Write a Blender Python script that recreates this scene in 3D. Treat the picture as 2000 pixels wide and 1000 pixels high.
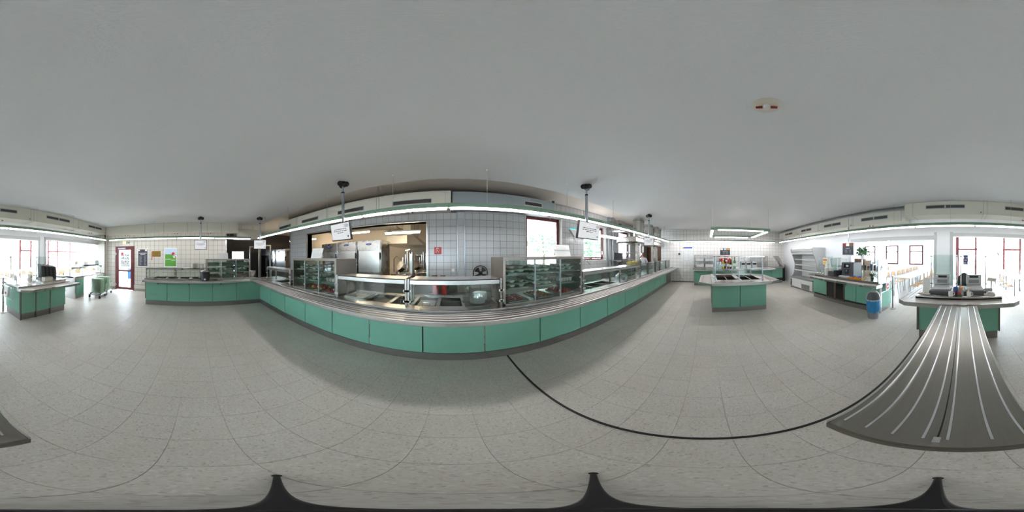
import bpy, bmesh, math, random
from math import sin, cos, tan, pi, radians
from mathutils import Vector, Matrix
random.seed(7)
scene = bpy.context.scene
for _o in list(bpy.data.objects):
    bpy.data.objects.remove(_o)
C = scene.collection

# ------------------------------------------------------------------ camera
cam_d = bpy.data.cameras.new('panorama_camera')
cam_d.type = 'PANO'
try:
    cam_d.cycles.panorama_type = 'EQUIRECTANGULAR'
except Exception:
    cam_d.panorama_type = 'EQUIRECTANGULAR'
cam_d.clip_start = 0.01
cam = bpy.data.objects.new('panorama_camera', cam_d)
C.objects.link(cam)
YAW = radians((1000 - 881.5) * 0.18)
cam.matrix_world = (Matrix.Translation((0, 0, 1.6)) @ Matrix.Rotation(radians(.35), 4, 'Y')
                    @ Matrix.Rotation(-YAW, 4, 'Z') @ Matrix.Rotation(radians(90), 4, 'X'))
scene.camera = cam

# ------------------------------------------------------------------ world, sun, exposure
world = bpy.data.worlds.new('world')
scene.world = world
world.use_nodes = True
nt = world.node_tree
bg = nt.nodes['Background']
bg.inputs['Color'].default_value = (0.85, 0.92, 1.05, 1)
bg.inputs['Strength'].default_value = SKY = 4.4
TUBE = 2.5
sun_d = bpy.data.lights.new('sun', 'SUN')
sun_d.energy = 1.2
sun_d.angle = radians(3)
sun_d.color = (1, .96, .9)
sun = bpy.data.objects.new('sun', sun_d)
sun.rotation_euler = (radians(36), radians(-8), 0)
C.objects.link(sun)
vs = scene.view_settings
vs.view_transform = 'Standard'
vs.look = 'None'
vs.gamma = 1
vs.use_curve_mapping = False
vs.exposure = 2.95

# ------------------------------------------------------------------ helpers
OFF = {}
PRINTS = {'screen_text', 'text_lines', 'printed_lines', 'symbols', 'red_symbols', 'print', 'louvres', 'grille_wires', 'leaves', 'title', 'lettering', 'engraving', 'pictogram', 'hose_symbol', 'photo_strip'}


def lin(c):
    c = c / 255.0
    return c / 12.92 if c <= .04045 else ((c + .055) / 1.055) ** 2.4


def rgb(r, g, b):
    return (lin(r), lin(g), lin(b), 1)


MATS = {}


def mat(name, col, rough=.5, metal=0.0, noise=0.0, nscale=8.0, bump=0.0, bscale=40.0, stretch=None,
        emit=0.0, ecol=None, coat=0.0, spec=.5, rnoise=0.0, sss=0.0):
    m = bpy.data.materials.new(name)
    m.use_nodes = True
    t = m.node_tree
    b = t.nodes['Principled BSDF']
    c = rgb(*col)
    b.inputs['Base Color'].default_value = c
    b.inputs['Roughness'].default_value = rough
    b.inputs['Metallic'].default_value = metal
    b.inputs['Specular IOR Level'].default_value = spec
    b.inputs['Coat Weight'].default_value = coat
    geo = t.nodes.new('ShaderNodeNewGeometry')
    mp = t.nodes.new('ShaderNodeMapping')
    t.links.new(geo.outputs['Position'], mp.inputs['Vector'])
    if stretch:
        mp.inputs['Scale'].default_value = stretch
    nz = t.nodes.new('ShaderNodeTexNoise')
    nz.inputs['Scale'].default_value = nscale
    nz.inputs['Detail'].default_value = 4
    t.links.new(mp.outputs['Vector'], nz.inputs['Vector'])
    if noise:
        mix = t.nodes.new('ShaderNodeMix')
        mix.data_type = 'RGBA'
        mix.inputs[6].default_value = tuple(x * (1 - noise) for x in c[:3]) + (1,)
        mix.inputs[7].default_value = tuple(min(1, x * (1 + noise)) for x in c[:3]) + (1,)
        t.links.new(nz.outputs['Fac'], mix.inputs[0])
        t.links.new(mix.outputs[2], b.inputs['Base Color'])
    if rnoise:
        mr = t.nodes.new('ShaderNodeMapRange')
        mr.inputs['To Min'].default_value = max(.03, rough - rnoise)
        mr.inputs['To Max'].default_value = min(1, rough + rnoise)
        t.links.new(nz.outputs['Fac'], mr.inputs['Value'])
        t.links.new(mr.outputs['Result'], b.inputs['Roughness'])
    if bump:
        nb = t.nodes.new('ShaderNodeTexNoise')
        nb.inputs['Scale'].default_value = bscale
        nb.inputs['Detail'].default_value = 5
        t.links.new(mp.outputs['Vector'], nb.inputs['Vector'])
        bp = t.nodes.new('ShaderNodeBump')
        bp.inputs['Strength'].default_value = bump
        bp.inputs['Distance'].default_value = .01
        t.links.new(nb.outputs['Fac'], bp.inputs['Height'])
        t.links.new(bp.outputs['Normal'], b.inputs['Normal'])
    if emit:
        b.inputs['Emission Color'].default_value = rgb(*(ecol or col))
        b.inputs['Emission Strength'].default_value = emit
    MATS[name] = m
    return m


def glass_mat(name, tint=(235, 245, 242), gloss=.1, rough=.02):
    m = bpy.data.materials.new(name)
    m.use_nodes = True
    t = m.node_tree
    for n in list(t.nodes):
        t.nodes.remove(n)
    out = t.nodes.new('ShaderNodeOutputMaterial')
    mx = t.nodes.new('ShaderNodeMixShader')
    tr = t.nodes.new('ShaderNodeBsdfTransparent')
    gl = t.nodes.new('ShaderNodeBsdfGlossy')
    tr.inputs['Color'].default_value = rgb(*tint)
    gl.inputs['Roughness'].default_value = rough
    mx.inputs[0].default_value = gloss
    t.links.new(tr.outputs[0], mx.inputs[1])
    t.links.new(gl.outputs[0], mx.inputs[2])
    t.links.new(mx.outputs[0], out.inputs['Surface'])
    MATS[name] = m
    return m


class M:
    """collects shapes (world coordinates) and links them as ONE mesh object"""

    def __init__(s):
        s.v, s.f = [], []

    def add(s, vs, fs):
        n = len(s.v)
        s.v += [tuple(p) for p in vs]
        s.f += [tuple(i + n for i in f) for f in fs]
        return s

    def box(s, x0, x1, y0, y1, z0, z1):
        if x0 > x1: x0, x1 = x1, x0
        if y0 > y1: y0, y1 = y1, y0
        if z0 > z1: z0, z1 = z1, z0
        return s.add([(x0, y0, z0), (x1, y0, z0), (x1, y1, z0), (x0, y1, z0),
                      (x0, y0, z1), (x1, y0, z1), (x1, y1, z1), (x0, y1, z1)],
                     [(0, 3, 2, 1), (4, 5, 6, 7), (0, 1, 5, 4), (1, 2, 6, 5), (2, 3, 7, 6), (3, 0, 4, 7)])

    def hexa(s, b, t):
        return s.add(list(b) + list(t), [(0, 3, 2, 1), (4, 5, 6, 7), (0, 1, 5, 4), (1, 2, 6, 5), (2, 3, 7, 6), (3, 0, 4, 7)])

    def cyl(s, p0, p1, r, n=12, r2=None, cap=True):
        p0, p1 = Vector(p0), Vector(p1)
        d = (p1 - p0).normalized()
        a = d.orthogonal().normalized()
        if abs(d.z) > .999: a = Vector((1, 0, 0))
        b = d.cross(a)
        r2 = r if r2 is None else r2
        vs = [p0 + (a * cos(2 * pi * i / n) + b * sin(2 * pi * i / n)) * r for i in range(n)]
        vs += [p1 + (a * cos(2 * pi * i / n) + b * sin(2 * pi * i / n)) * r2 for i in range(n)]
        fs = [(i, (i + 1) % n, n + (i + 1) % n, n + i) for i in range(n)]
        if cap:
            fs += [tuple(range(n))[::-1], tuple(range(n, 2 * n))]
        return s.add(vs, fs)

    def tube(s, pts, r, n=8, closed=False):
        pts = [Vector(p) for p in pts]
        k = len(pts)
        vs, fs = [], []
        prev = None
        for i, p in enumerate(pts):
            if closed:
                d = (pts[(i + 1) % k] - pts[i - 1]).normalized()
            else:
                d = (pts[min(i + 1, k - 1)] - pts[max(i - 1, 0)]).normalized()
            a = prev - d * prev.dot(d) if prev is not None else d.orthogonal()
            if a.length < 1e-6: a = d.orthogonal()
            a.normalize()
            prev = a
            b = d.cross(a)
            rr = r[i] if isinstance(r, (list, tuple)) else r
            vs += [p + (a * cos(2 * pi * j / n) + b * sin(2 * pi * j / n)) * rr for j in range(n)]
        m = k if closed else k - 1
        for i in range(m):
            q = (i + 1) % k
            for j in range(n):
                fs.append((i * n + j, i * n + (j + 1) % n, q * n + (j + 1) % n, q * n + j))
        if not closed:
            fs += [tuple(range(n))[::-1], tuple(range((k - 1) * n, k * n))]
        return s.add(vs, fs)

    def lathe(s, c, prof, n=16):
        vs, fs = [], []
        for r, z in prof:
            for i in range(n):
                vs.append((c[0] + r * cos(2 * pi * i / n), c[1] + r * sin(2 * pi * i / n), c[2] + z))
        for k in range(len(prof) - 1):
            for i in range(n):
                fs.append((k * n + i, k * n + (i + 1) % n, (k + 1) * n + (i + 1) % n, (k + 1) * n + i))
        if prof[0][0] > 1e-5: fs.append(tuple(range(n))[::-1])
        if prof[-1][0] > 1e-5: fs.append(tuple(range((len(prof) - 1) * n, len(prof) * n)))
        return s.add(vs, fs)

    def prism(s, poly, axis, a0, a1):
        """poly: 2-D points; axis 'x' -> (y,z), 'y' -> (x,z), 'z' -> (x,y)"""
        def P(p, a):
            return {'x': (a, p[0], p[1]), 'y': (p[0], a, p[1]), 'z': (p[0], p[1], a)}[axis]
        n = len(poly)
        vs = [P(p, a0) for p in poly] + [P(p, a1) for p in poly]
        fs = [(i, (i + 1) % n, n + (i + 1) % n, n + i) for i in range(n)]
        fs += [tuple(range(n))[::-1], tuple(range(n, 2 * n))]
        return s.add(vs, fs)

    def ball(s, c, r, nu=12, nv=8, zmin=-1.0):
        if not isinstance(r, (tuple, list)): r = (r, r, r)
        vs, fs = [], []
        t0 = math.asin(zmin)
        for j in range(nv + 1):
            t = t0 + (pi / 2 - t0) * j / nv
            for i in range(nu):
                a = 2 * pi * i / nu
                vs.append((c[0] + r[0] * cos(t) * cos(a), c[1] + r[1] * cos(t) * sin(a), c[2] + r[2] * sin(t)))
        for j in range(nv):
            for i in range(nu):
                fs.append((j * nu + i, j * nu + (i + 1) % nu, (j + 1) * nu + (i + 1) % nu, (j + 1) * nu + i))
        return s.add(vs, fs)

    def xf(s, mtx, start=0):
        for i in range(start, len(s.v)):
            s.v[i] = tuple(mtx @ Vector(s.v[i]))
        return s

    def o(s, name, material, parent=None, bevel=0.0, smooth=False, label=None, cat=None, group=None, kind=None, at=None):
        me = bpy.data.meshes.new(name)
        off = Vector(OFF.get(parent, (0, 0, 0))) if parent is not None else Vector(at or (0, 0, 0))
        me.from_pydata([tuple(Vector(p) - off) for p in s.v], [], s.f)
        bm = bmesh.new()
        bm.from_mesh(me)
        bmesh.ops.recalc_face_normals(bm, faces=bm.faces)
        bm.to_mesh(me)
        bm.free()
        if smooth:
            for p in me.polygons: p.use_smooth = True
            try:
                me.set_sharp_from_angle(angle=radians(40))
            except Exception:
                pass
        me.materials.append(MATS[material] if isinstance(material, str) else material)
        ob = bpy.data.objects.new(name, me)
        C.objects.link(ob)
        if parent is not None:
            ob.parent = parent
        else:
            ob.location = off
        OFF[ob] = tuple(off)
        if bevel:
            bv = ob.modifiers.new('bevel', 'BEVEL')
            bv.width = bevel
            bv.segments = 2
            bv.limit_method = 'ANGLE'
        if parent is not None and kind is None and name in PRINTS: kind = 'stuff'
        tag(ob, label, cat, group, kind)
        return ob


def tag(o, label=None, cat=None, group=None, kind=None):
    if label: o['label'] = label
    if cat: o['category'] = cat
    if group: o['group'] = group
    if kind: o['kind'] = kind
    return o


def thing(name, label=None, cat=None, loc=(0, 0, 0), group=None, kind=None):
    o = bpy.data.objects.new(name, None)
    o.empty_display_size = .05
    o.location = loc
    C.objects.link(o)
    OFF[o] = tuple(loc)
    return tag(o, label, cat, group, kind)


def dup(root, loc, rz=0.0, label=None, group=None, rot=None):
    r = root.copy()
    C.objects.link(r)
    r.location = loc
    r.rotation_euler = rot or (0, 0, rz)
    if label: r['label'] = label
    if group: r['group'] = group
    for ch in list(root.children):
        c = ch.copy()
        C.objects.link(c)
        c.parent = r
        for g in ch.children:
            d = g.copy()
            C.objects.link(d)
            d.parent = c
    return r


def place(root, loc, rz=0.0):
    root.location = loc
    root.rotation_euler = (0, 0, rz)


def struct(name, m, material, parent=None, **k):
    return m.o(name, material, parent, kind='structure' if parent is None else None, **k)


def rects_minus(rect, holes):
    """split rectangle (u0,u1,v0,v1) into rectangles that avoid the holes"""
    out = [rect]
    for h in holes:
        nxt = []
        for r in out:
            u0, u1, v0, v1 = r
            a0, a1, b0, b1 = max(u0, h[0]), min(u1, h[1]), max(v0, h[2]), min(v1, h[3])
            if a0 >= a1 - 1e-6 or b0 >= b1 - 1e-6:
                nxt.append(r)
                continue
            if a0 > u0 + 1e-6: nxt.append((u0, a0, v0, v1))
            if a1 < u1 - 1e-6: nxt.append((a1, u1, v0, v1))
            if b0 > v0 + 1e-6: nxt.append((a0, a1, v0, b0))
            if b1 < v1 - 1e-6: nxt.append((a0, a1, b1, v1))
        out = nxt
    return out


def uvbox(m, axis, u0, u1, v0, v1, w0, w1):
    if axis == 'y': m.box(u0, u1, w0, w1, v0, v1)      # u = x, v = z
    elif axis == 'x': m.box(w0, w1, u0, u1, v0, v1)    # u = y, v = z
    else: m.box(u0, u1, v0, v1, w0, w1)                # u = x, v = y
    return m


def wall(name, axis, rect, holes, w0, w1, material):
    m = M()
    for r in rects_minus(rect, holes):
        uvbox(m, axis, r[0], r[1], r[2], r[3], w0, w1)
    return struct(name, m, material)


def tiles(parent, axis, rects, pitch, org, w0, w1, material, joint, limit=300, near=None, name='wall_tile', vis=None):
    """tiles as real pieces: the nearest ones are objects, the others one joined part"""
    cells = []
    for (U0, U1, V0, V1) in rects:
        i0, i1 = math.floor((U0 - org[0]) / pitch), math.ceil((U1 - org[0]) / pitch)
        j0, j1 = math.floor((V0 - org[1]) / pitch), math.ceil((V1 - org[1]) / pitch)
        for i in range(i0, i1):
            for j in range(j0, j1):
                u0, u1 = max(U0, org[0] + i * pitch), min(U1, org[0] + (i + 1) * pitch)
                v0, v1 = max(V0, org[1] + j * pitch), min(V1, org[1] + (j + 1) * pitch)
                if u1 - u0 < .02 or v1 - v0 < .02: continue
                cells.append((u0 + joint / 2, u1 - joint / 2, v0 + joint / 2, v1 - joint / 2))
    def key(c):
        d = math.hypot((c[0] + c[1]) / 2 - near[0], (c[2] + c[3]) / 2 - near[1])
        if vis and not vis(c): d += 100
        return d
    cells.sort(key=key)
    cache = {}
    for c in cells[:limit]:
        su, sv = round(c[1] - c[0], 4), round(c[3] - c[2], 4)
        cu, cv = (c[0] + c[1]) / 2, (c[2] + c[3]) / 2
        if (su, sv) not in cache:
            o = uvbox(M(), axis, -su / 2, su / 2, -sv / 2, sv / 2, w0, w1).o(name, material, parent)
            cache[(su, sv)] = o.data
        else:
            o = bpy.data.objects.new(name, cache[(su, sv)])
            C.objects.link(o)
            o.parent = parent
        o.location = {'y': (cu, 0, cv), 'x': (0, cu, cv), 'z': (cu, cv, 0)}[axis]
    if len(cells) > limit:
        m = M()
        for c in cells[limit:]:
            uvbox(m, axis, c[0], c[1], c[2], c[3], w0, w1)
        m.o(name + '_field', material, parent, kind='stuff')
# ------------------------------------------------------------------ materials
mat('steel', (178, 176, 172), .28, 1.0, noise=.10, nscale=3, rnoise=.08)
mat('steel_brushed', (166, 161, 156), .44, 1.0, noise=.12, nscale=14, stretch=(1, 30, 30), rnoise=.08)
mat('steel_cabinet', (148, 143, 136), .4, .9, noise=.1, nscale=3)
mat('steel_light', (205, 205, 203), .25, .9, noise=.06)
mat('steel_dark', (120, 114, 106), .4, .9, noise=.15)
mat('chrome', (215, 217, 220), .12, 1.0)
mat('rib_steel', (186, 184, 182), .34, 1.0)
mat('alu', (165, 172, 178), .35, .8)
mat('well_steel', (92, 88, 82), .5, .8, noise=.2)
mat('green', (116, 173, 152), .42, 0, noise=.07, nscale=5)
mat('green_lamp', (124, 152, 130), .5)
mat('joint_dark', (38, 42, 38), .7)
mat('plinth', (150, 148, 146), .36, .9, noise=.1)
mat('white', (228, 228, 226), .5)
mat('white_paint', (228, 231, 234), .65, noise=.03, nscale=2)
mat('ceiling_paint', (226, 228, 230), .95, noise=.035, nscale=60, bump=.25, bscale=90)
mat('soffit_paint', (240, 234, 226), .9, noise=.03)
mat('duct_white', (214, 212, 200), .55, noise=.03, nscale=1.5)
mat('duct_grey', (150, 158, 162), .5, noise=.04)
mat('grout', (150, 146, 136), .9)
mat('wall_grout', (112, 112, 110), .9)
mat('matte_black', (20, 20, 21), .95, spec=.05)
mat('steel_rail', (150, 146, 140), .3, 1.0, noise=.08, nscale=5, stretch=(20, 1, 1))
mat('rib_bright', (215, 216, 218), .2, 1.0)
mat('wall_grout_left', (134, 131, 122), .9)
mat('floor_grout', (176, 168, 156), .9)
mat('tile_white', (184, 185, 186), .22, noise=.05, nscale=2.5)
mat('tile_cream', (204, 201, 191), .24, noise=.05, nscale=2.5)
mat('vent_dark', (62, 62, 60), .5)
mat('vent_blade', (98, 98, 96), .45, .5)
mat('black', (26, 26, 28), .45)
mat('black_gloss', (18, 18, 22), .18)
mat('rubber', (30, 30, 30), .8)
mat('red_frame', (98, 38, 40), .45)
mat('red_frame_light', (150, 86, 88), .5)
mat('red', (196, 34, 38), .4)
mat('red_sign', (186, 40, 44), .45)
mat('red_dark', (130, 16, 20), .45)
mat('blue', (34, 80, 170), .4)
mat('blue_bag', (30, 124, 180), .3, noise=.2, nscale=14)
mat('orange', (236, 150, 46), .5)
mat('yellow', (238, 200, 70), .5, noise=.15, nscale=40)
mat('wood', (190, 150, 104), .5, noise=.12, nscale=6, stretch=(1, 8, 8))
mat('wood_light', (222, 204, 176), .5, noise=.06, nscale=6)
mat('cardboard', (176, 130, 88), .8, noise=.1)
mat('brown', (120, 84, 58), .6, noise=.1)
mat('grey', (128, 130, 132), .5)
mat('grey_light', (186, 188, 188), .5)
mat('grey_dark', (72, 74, 78), .5)
mat('anthracite', (58, 62, 66), .4)
mat('beige_plastic', (214, 208, 196), .5)
mat('ceramic', (238, 236, 230), .15)
mat('paper', (236, 236, 232), .8)
mat('screen_white', (60, 61, 62), .5, emit=.1, ecol=(245, 248, 250))
mat('screen_dark', (40, 52, 48), .2)
mat('screen_text', (70, 72, 74), .6)
mat('tube_light', (255, 255, 250), .4, emit=TUBE, ecol=(255, 250, 250))
mat('tube_warm', (255, 244, 224), .4, emit=TUBE * 3.6, ecol=(255, 236, 206))
mat('exit_green', (190, 240, 120), .4, emit=.3, ecol=(170, 230, 90))
mat('cyan_light', (70, 220, 235), .4, emit=.18)
mat('poster_dark', (58, 60, 68), .4, noise=.15, nscale=30)
mat('poster_grey', (150, 152, 156), .6)
mat('poster_white', (226, 228, 228), .5)
mat('poster_green', (92, 160, 62), .45, noise=.18, nscale=9)
mat('poster_sky', (186, 204, 224), .45, noise=.08, nscale=8)
mat('brass_plate', (150, 124, 60), .3, .8, noise=.15, nscale=10)
mat('leaf', (58, 104, 58), .5, noise=.3, nscale=18)
mat('leaf_dark', (40, 66, 40), .5, noise=.3, nscale=18)
mat('foliage', (142, 176, 144), .8, noise=.3, nscale=4)
mat('bark', (96, 80, 64), .9)
mat('soil', (70, 54, 42), .9)
mat('tray_green', (188, 210, 186), .45, noise=.05)
mat('tray_dull', (158, 172, 160), .4)
mat('tray_green_dark', (74, 110, 84), .45)
mat('tray_rim', (84, 112, 94), .5)
mat('bowl_white', (236, 236, 228), .2)
mat('salad', (206, 206, 186), .5, noise=.15, nscale=60)
mat('cream', (240, 232, 214), .5)
mat('pink_cream', (232, 200, 200), .4)
mat('berry', (176, 30, 34), .3, noise=.35, nscale=50)
mat('jelly', (170, 44, 50), .15, noise=.1)
mat('pastry', (150, 104, 44), .5, noise=.4, nscale=50)
mat('apple', (206, 46, 34), .25, noise=.35, nscale=16)
mat('apple_yellow', (214, 160, 50), .25, noise=.3, nscale=16)
mat('salt', (210, 190, 150), .5)
mat('skin', (214, 160, 134), .5)
mat('hair', (92, 46, 28), .6, noise=.3, nscale=60)
mat('shirt', (236, 236, 238), .7)
mat('trousers', (60, 64, 80), .8)
mat('plush_white', (224, 222, 216), .95, bump=.5, bscale=80)
mat('asphalt', (186, 186, 182), .9, noise=.06)
mat('grass', (120, 150, 92), .95, noise=.2)
mat('dining_floor', (206, 204, 200), .28, noise=.05)
mat('kitchen_tile_floor', (120, 110, 100), .5, noise=.1)
mat('kitchen_wall', (224, 216, 202), .5, noise=.04)
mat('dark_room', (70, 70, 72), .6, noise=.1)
mat('plastic_blue', (46, 92, 150), .4)
mat('oil_yellow', (214, 180, 50), .15)
mat('vinegar', (60, 36, 24), .15)
mat('sauce_green', (70, 150, 90), .3)
glass_mat('glass', (240, 246, 244), .09)
glass_mat('glass_green', (241, 248, 246), .07)
glass_mat('glass_window', (246, 250, 250), .05)
glass_mat('clear_plastic', (232, 238, 238), .2, .08)
glass_mat('glass_frost', (214, 228, 226), .3, .25)


def floor_mat():
    m = bpy.data.materials.new('terrazzo')
    m.use_nodes = True
    t = m.node_tree
    b = t.nodes['Principled BSDF']
    geo = t.nodes.new('ShaderNodeNewGeometry')
    P = geo.outputs['Position']

    def noise(sc, det=3):
        n = t.nodes.new('ShaderNodeTexNoise')
        n.inputs['Scale'].default_value = sc
        n.inputs['Detail'].default_value = det
        t.links.new(P, n.inputs['Vector'])
        return n.outputs['Fac']

    def ramp(fac, stops):
        r = t.nodes.new('ShaderNodeValToRGB')
        while len(r.color_ramp.elements) < len(stops): r.color_ramp.elements.new(.5)
        for e, (p, c) in zip(r.color_ramp.elements, stops):
            e.position = p
            e.color = c
        t.links.new(fac, r.inputs['Fac'])
        return r.outputs['Color']

    def mix(a, bb, fac, mode='MIX'):
        x = t.nodes.new('ShaderNodeMix')
        x.data_type = 'RGBA'
        x.blend_type = mode
        for s, v in ((6, a), (7, bb)):
            if hasattr(v, 'links'): t.links.new(v, x.inputs[s])
            else: x.inputs[s].default_value = v
        if hasattr(fac, 'links'): t.links.new(fac, x.inputs[0])
        else: x.inputs[0].default_value = fac
        return x.outputs[2]
    vo = t.nodes.new('ShaderNodeTexVoronoi')
    vo.inputs['Scale'].default_value = 95
    t.links.new(P, vo.inputs['Vector'])
    hsv = t.nodes.new('ShaderNodeSeparateColor')
    t.links.new(vo.outputs['Color'], hsv.inputs[0])
    chips = ramp(hsv.outputs[0], [(0, rgb(150, 143, 134)), (.07, rgb(190, 184, 175)), (.5, rgb(205, 200, 191)), (.93, rgb(212, 208, 201)), (1, rgb(226, 222, 216))])
    big = ramp(noise(1.1, 2), [(.3, rgb(192, 187, 178)), (.7, rgb(212, 208, 201))])
    col = mix(chips, big, .45)
    # every tile a touch lighter or darker
    sn = t.nodes.new('ShaderNodeVectorMath')
    sn.operation = 'SNAP'
    sn.inputs[1].default_value = (.3, .3, 10)
    add = t.nodes.new('ShaderNodeVectorMath')
    add.inputs[1].default_value = (.165, .12, 5)
    t.links.new(P, add.inputs[0])
    t.links.new(add.outputs[0], sn.inputs[0])
    wn = t.nodes.new('ShaderNodeTexWhiteNoise')
    t.links.new(sn.outputs[0], wn.inputs['Vector'])
    tint = ramp(wn.outputs['Value'], [(0, (.965, .965, .965, 1)), (1, (1, 1, 1, 1))])
    col = mix(col, tint, 1.0, 'MULTIPLY')
    t.links.new(col, b.inputs['Base Color'])
    b.inputs['Roughness'].default_value = .42
    b.inputs['Specular IOR Level'].default_value = .35
    MATS['terrazzo'] = m


floor_mat()


def tile_wall_mat(name, axis, pitch, col, grout, org):
    """far tiled wall whose tiles are too small to build: colour and joints from the material"""
    m = bpy.data.materials.new(name)
    m.use_nodes = True
    t = m.node_tree
    b = t.nodes['Principled BSDF']
    geo = t.nodes.new('ShaderNodeNewGeometry')
    sp = t.nodes.new('ShaderNodeSeparateXYZ')
    t.links.new(geo.outputs['Position'], sp.inputs[0])
    cb = t.nodes.new('ShaderNodeCombineXYZ')
    t.links.new(sp.outputs['X' if axis == 'y' else 'Y'], cb.inputs[0])
    t.links.new(sp.outputs['Z'], cb.inputs[1])
    ad = t.nodes.new('ShaderNodeVectorMath')
    ad.inputs[1].default_value = (100 * pitch - org[0], 100 * pitch - org[1], 0)
    t.links.new(cb.outputs[0], ad.inputs[0])
    br = t.nodes.new('ShaderNodeTexBrick')
    br.offset = 0
    br.inputs['Scale'].default_value = 1
    br.inputs['Brick Width'].default_value = pitch
    br.inputs['Row Height'].default_value = pitch
    br.inputs['Mortar Size'].default_value = .008
    br.inputs['Mortar Smooth'].default_value = .2
    c = rgb(*col)
    br.inputs['Color1'].default_value = c
    br.inputs['Color2'].default_value = tuple(x * .93 for x in c[:3]) + (1,)
    br.inputs['Mortar'].default_value = rgb(*grout)
    t.links.new(ad.outputs[0], br.inputs['Vector'])
    t.links.new(br.outputs['Color'], b.inputs['Base Color'])
    b.inputs['Roughness'].default_value = .28
    MATS[name] = m


tile_wall_mat('right_wall_tiles', 'x', .2, (230, 229, 226), (180, 177, 172), (0, 0))
tile_wall_mat('station_wall_tiles', 'y', .2, (208, 207, 202), (150, 148, 142), (0, 0))
# ================================================================== SETTING
ORD = ['first', 'second', 'third', 'fourth', 'fifth', 'sixth', 'seventh', 'eighth', 'ninth', 'tenth', 'eleventh', 'twelfth']
XL, XR, YF, YB, ZC, ZU = -7.1, 9.43, 4.5, -4.75, 3.08, 3.45
# floor: a bed with terrazzo tiles on it
flo = struct('floor', M().box(-7.1, 11.6, -4.75, 4.75, -.2, -.008), 'floor_grout')
tiles(flo, 'z', [(-7.1, 9.43, -4.75, 2.5)], .3, (-.165, -.12), -.008, 0, 'terrazzo', .0022, 300, (0, 0), 'floor_tile',
      vis=lambda c: (c[2] + c[3]) / 2 < 2.15)
struct('floor_kitchen', M().box(-12.3, 11.6, 4.75, 9.4, -.2, -.002).box(-12.3, -7.1, 1.3, 4.75, -.2, -.002).box(-7.1, 11.6, 2.5, 4.75, -.012, 0), 'kitchen_tile_floor')
struct('floor_dining', M().box(-16.2, 12.2, -11.2, -4.75, -.2, 0), 'dining_floor')
struct('ground_outside', M().box(-60, 60, -60, 60, -.5, -.22), 'asphalt')
# expansion joint strip in the floor
M().box(.748, .772, -3.0, 2.15, -.004, .004).o('floor_joint_strip', 'black', kind='structure')
# ceilings
struct('ceiling', M().box(XL, 1.6, -4.22, 2.88, ZC, ZC + .12).box(1.6, XR, -4.42, 2.88, ZC, ZC + .12), 'ceiling_paint')
struct('ceiling_upper', M().box(-12.3, 11.6, 2.6, 9.4, ZU, ZU + .2).box(-12.3, XL, 1.2, 2.6, ZU, ZU + .2).box(XL, 11.6, -5.0, 2.6, ZU, ZU + .2), 'soffit_paint')
struct('ceiling_dining', M().box(-16.2, 12.2, -11.2, -4.9, 3.1, 3.3), 'white_paint')
# front wall, kitchen pass and windows
HO = [(-5.47, -.69, 1.0, 2.57), (2.22, 3.62, 1.12, 2.9), (4.74, 6.22, 1.4, 2.88), (7.43, 8.75, 1.4, 2.94), (10.0, 10.9, 1.4, 2.82)]
wf = wall('wall_front', 'y', (-6.78, 11.6, 0, ZU), HO, YF, YF + .26, 'wall_grout')
rc = rects_minus((-6.78, 11.6, 1.0, ZU), HO)
rows = []
for (u0, u1, v0, v1) in [(-6.78, 11.6, 1.0, ZU)]:
    pass
tl = []
for r in rects_minus((-6.78, .15, 1.0, 2.82), HO) + rects_minus((.39, 11.6, 1.0, ZU), HO + [(.39, 2.9, 2.95, ZU)]):
    tl.append(r)
tiles(wf, 'y', tl, .2, (.39, 1.02), YF - .008, YF, 'tile_white', .009, 300, (.6, 1.9), 'wall_tile')
# tiled column with steel corner strips
col = struct('wall_column', M().box(.17, .37, YF - .05, YF, 0, 2.84), 'grout')
for k in range(10):
    M().box(.19, .35, YF - .058, YF - .05, .84 + .2 * k + .003, 1.04 + .2 * k - .003).o('wall_tile', 'tile_white', col)
for x in (.15, .35):
    M().box(x, x + .04, YF - .062, YF - .01, .3, 2.84).o('corner_strip', 'alu', col, bevel=.01)
col2 = struct('wall_column', M().box(6.42, 6.88, YF - .1, YF - .01, 0, ZU), 'tile_white')
for x in (6.36, 6.86):
    M().box(x, x + .05, YF - .13, YF - .01, .3, ZU).o('corner_strip', 'alu', col2, bevel=.01)
M().cyl((6.62, YF - .16, .8), (6.62, YF - .16, ZU), .05, 12).o('pipe', 'alu', col2, smooth=True)
# frame of the kitchen pass
m = M().box(-.69, -.655, YF - .03, YF + .27, .98, 2.6).box(-5.505, -5.47, YF - .03, YF + .27, .98, 2.6).box(-5.47, -.69, YF - .03, YF + .27, 2.57, 2.6)
struct('trim_1', m, 'steel_light')
struct('trim_2', M().box(-5.47, -.69, YF - .05, YF + .3, .97, 1.0), 'steel')
struct('trim_3', M().box(-6.82, -6.77, YF - .03, YF + .28, 0, 2.82), 'alu')


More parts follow.
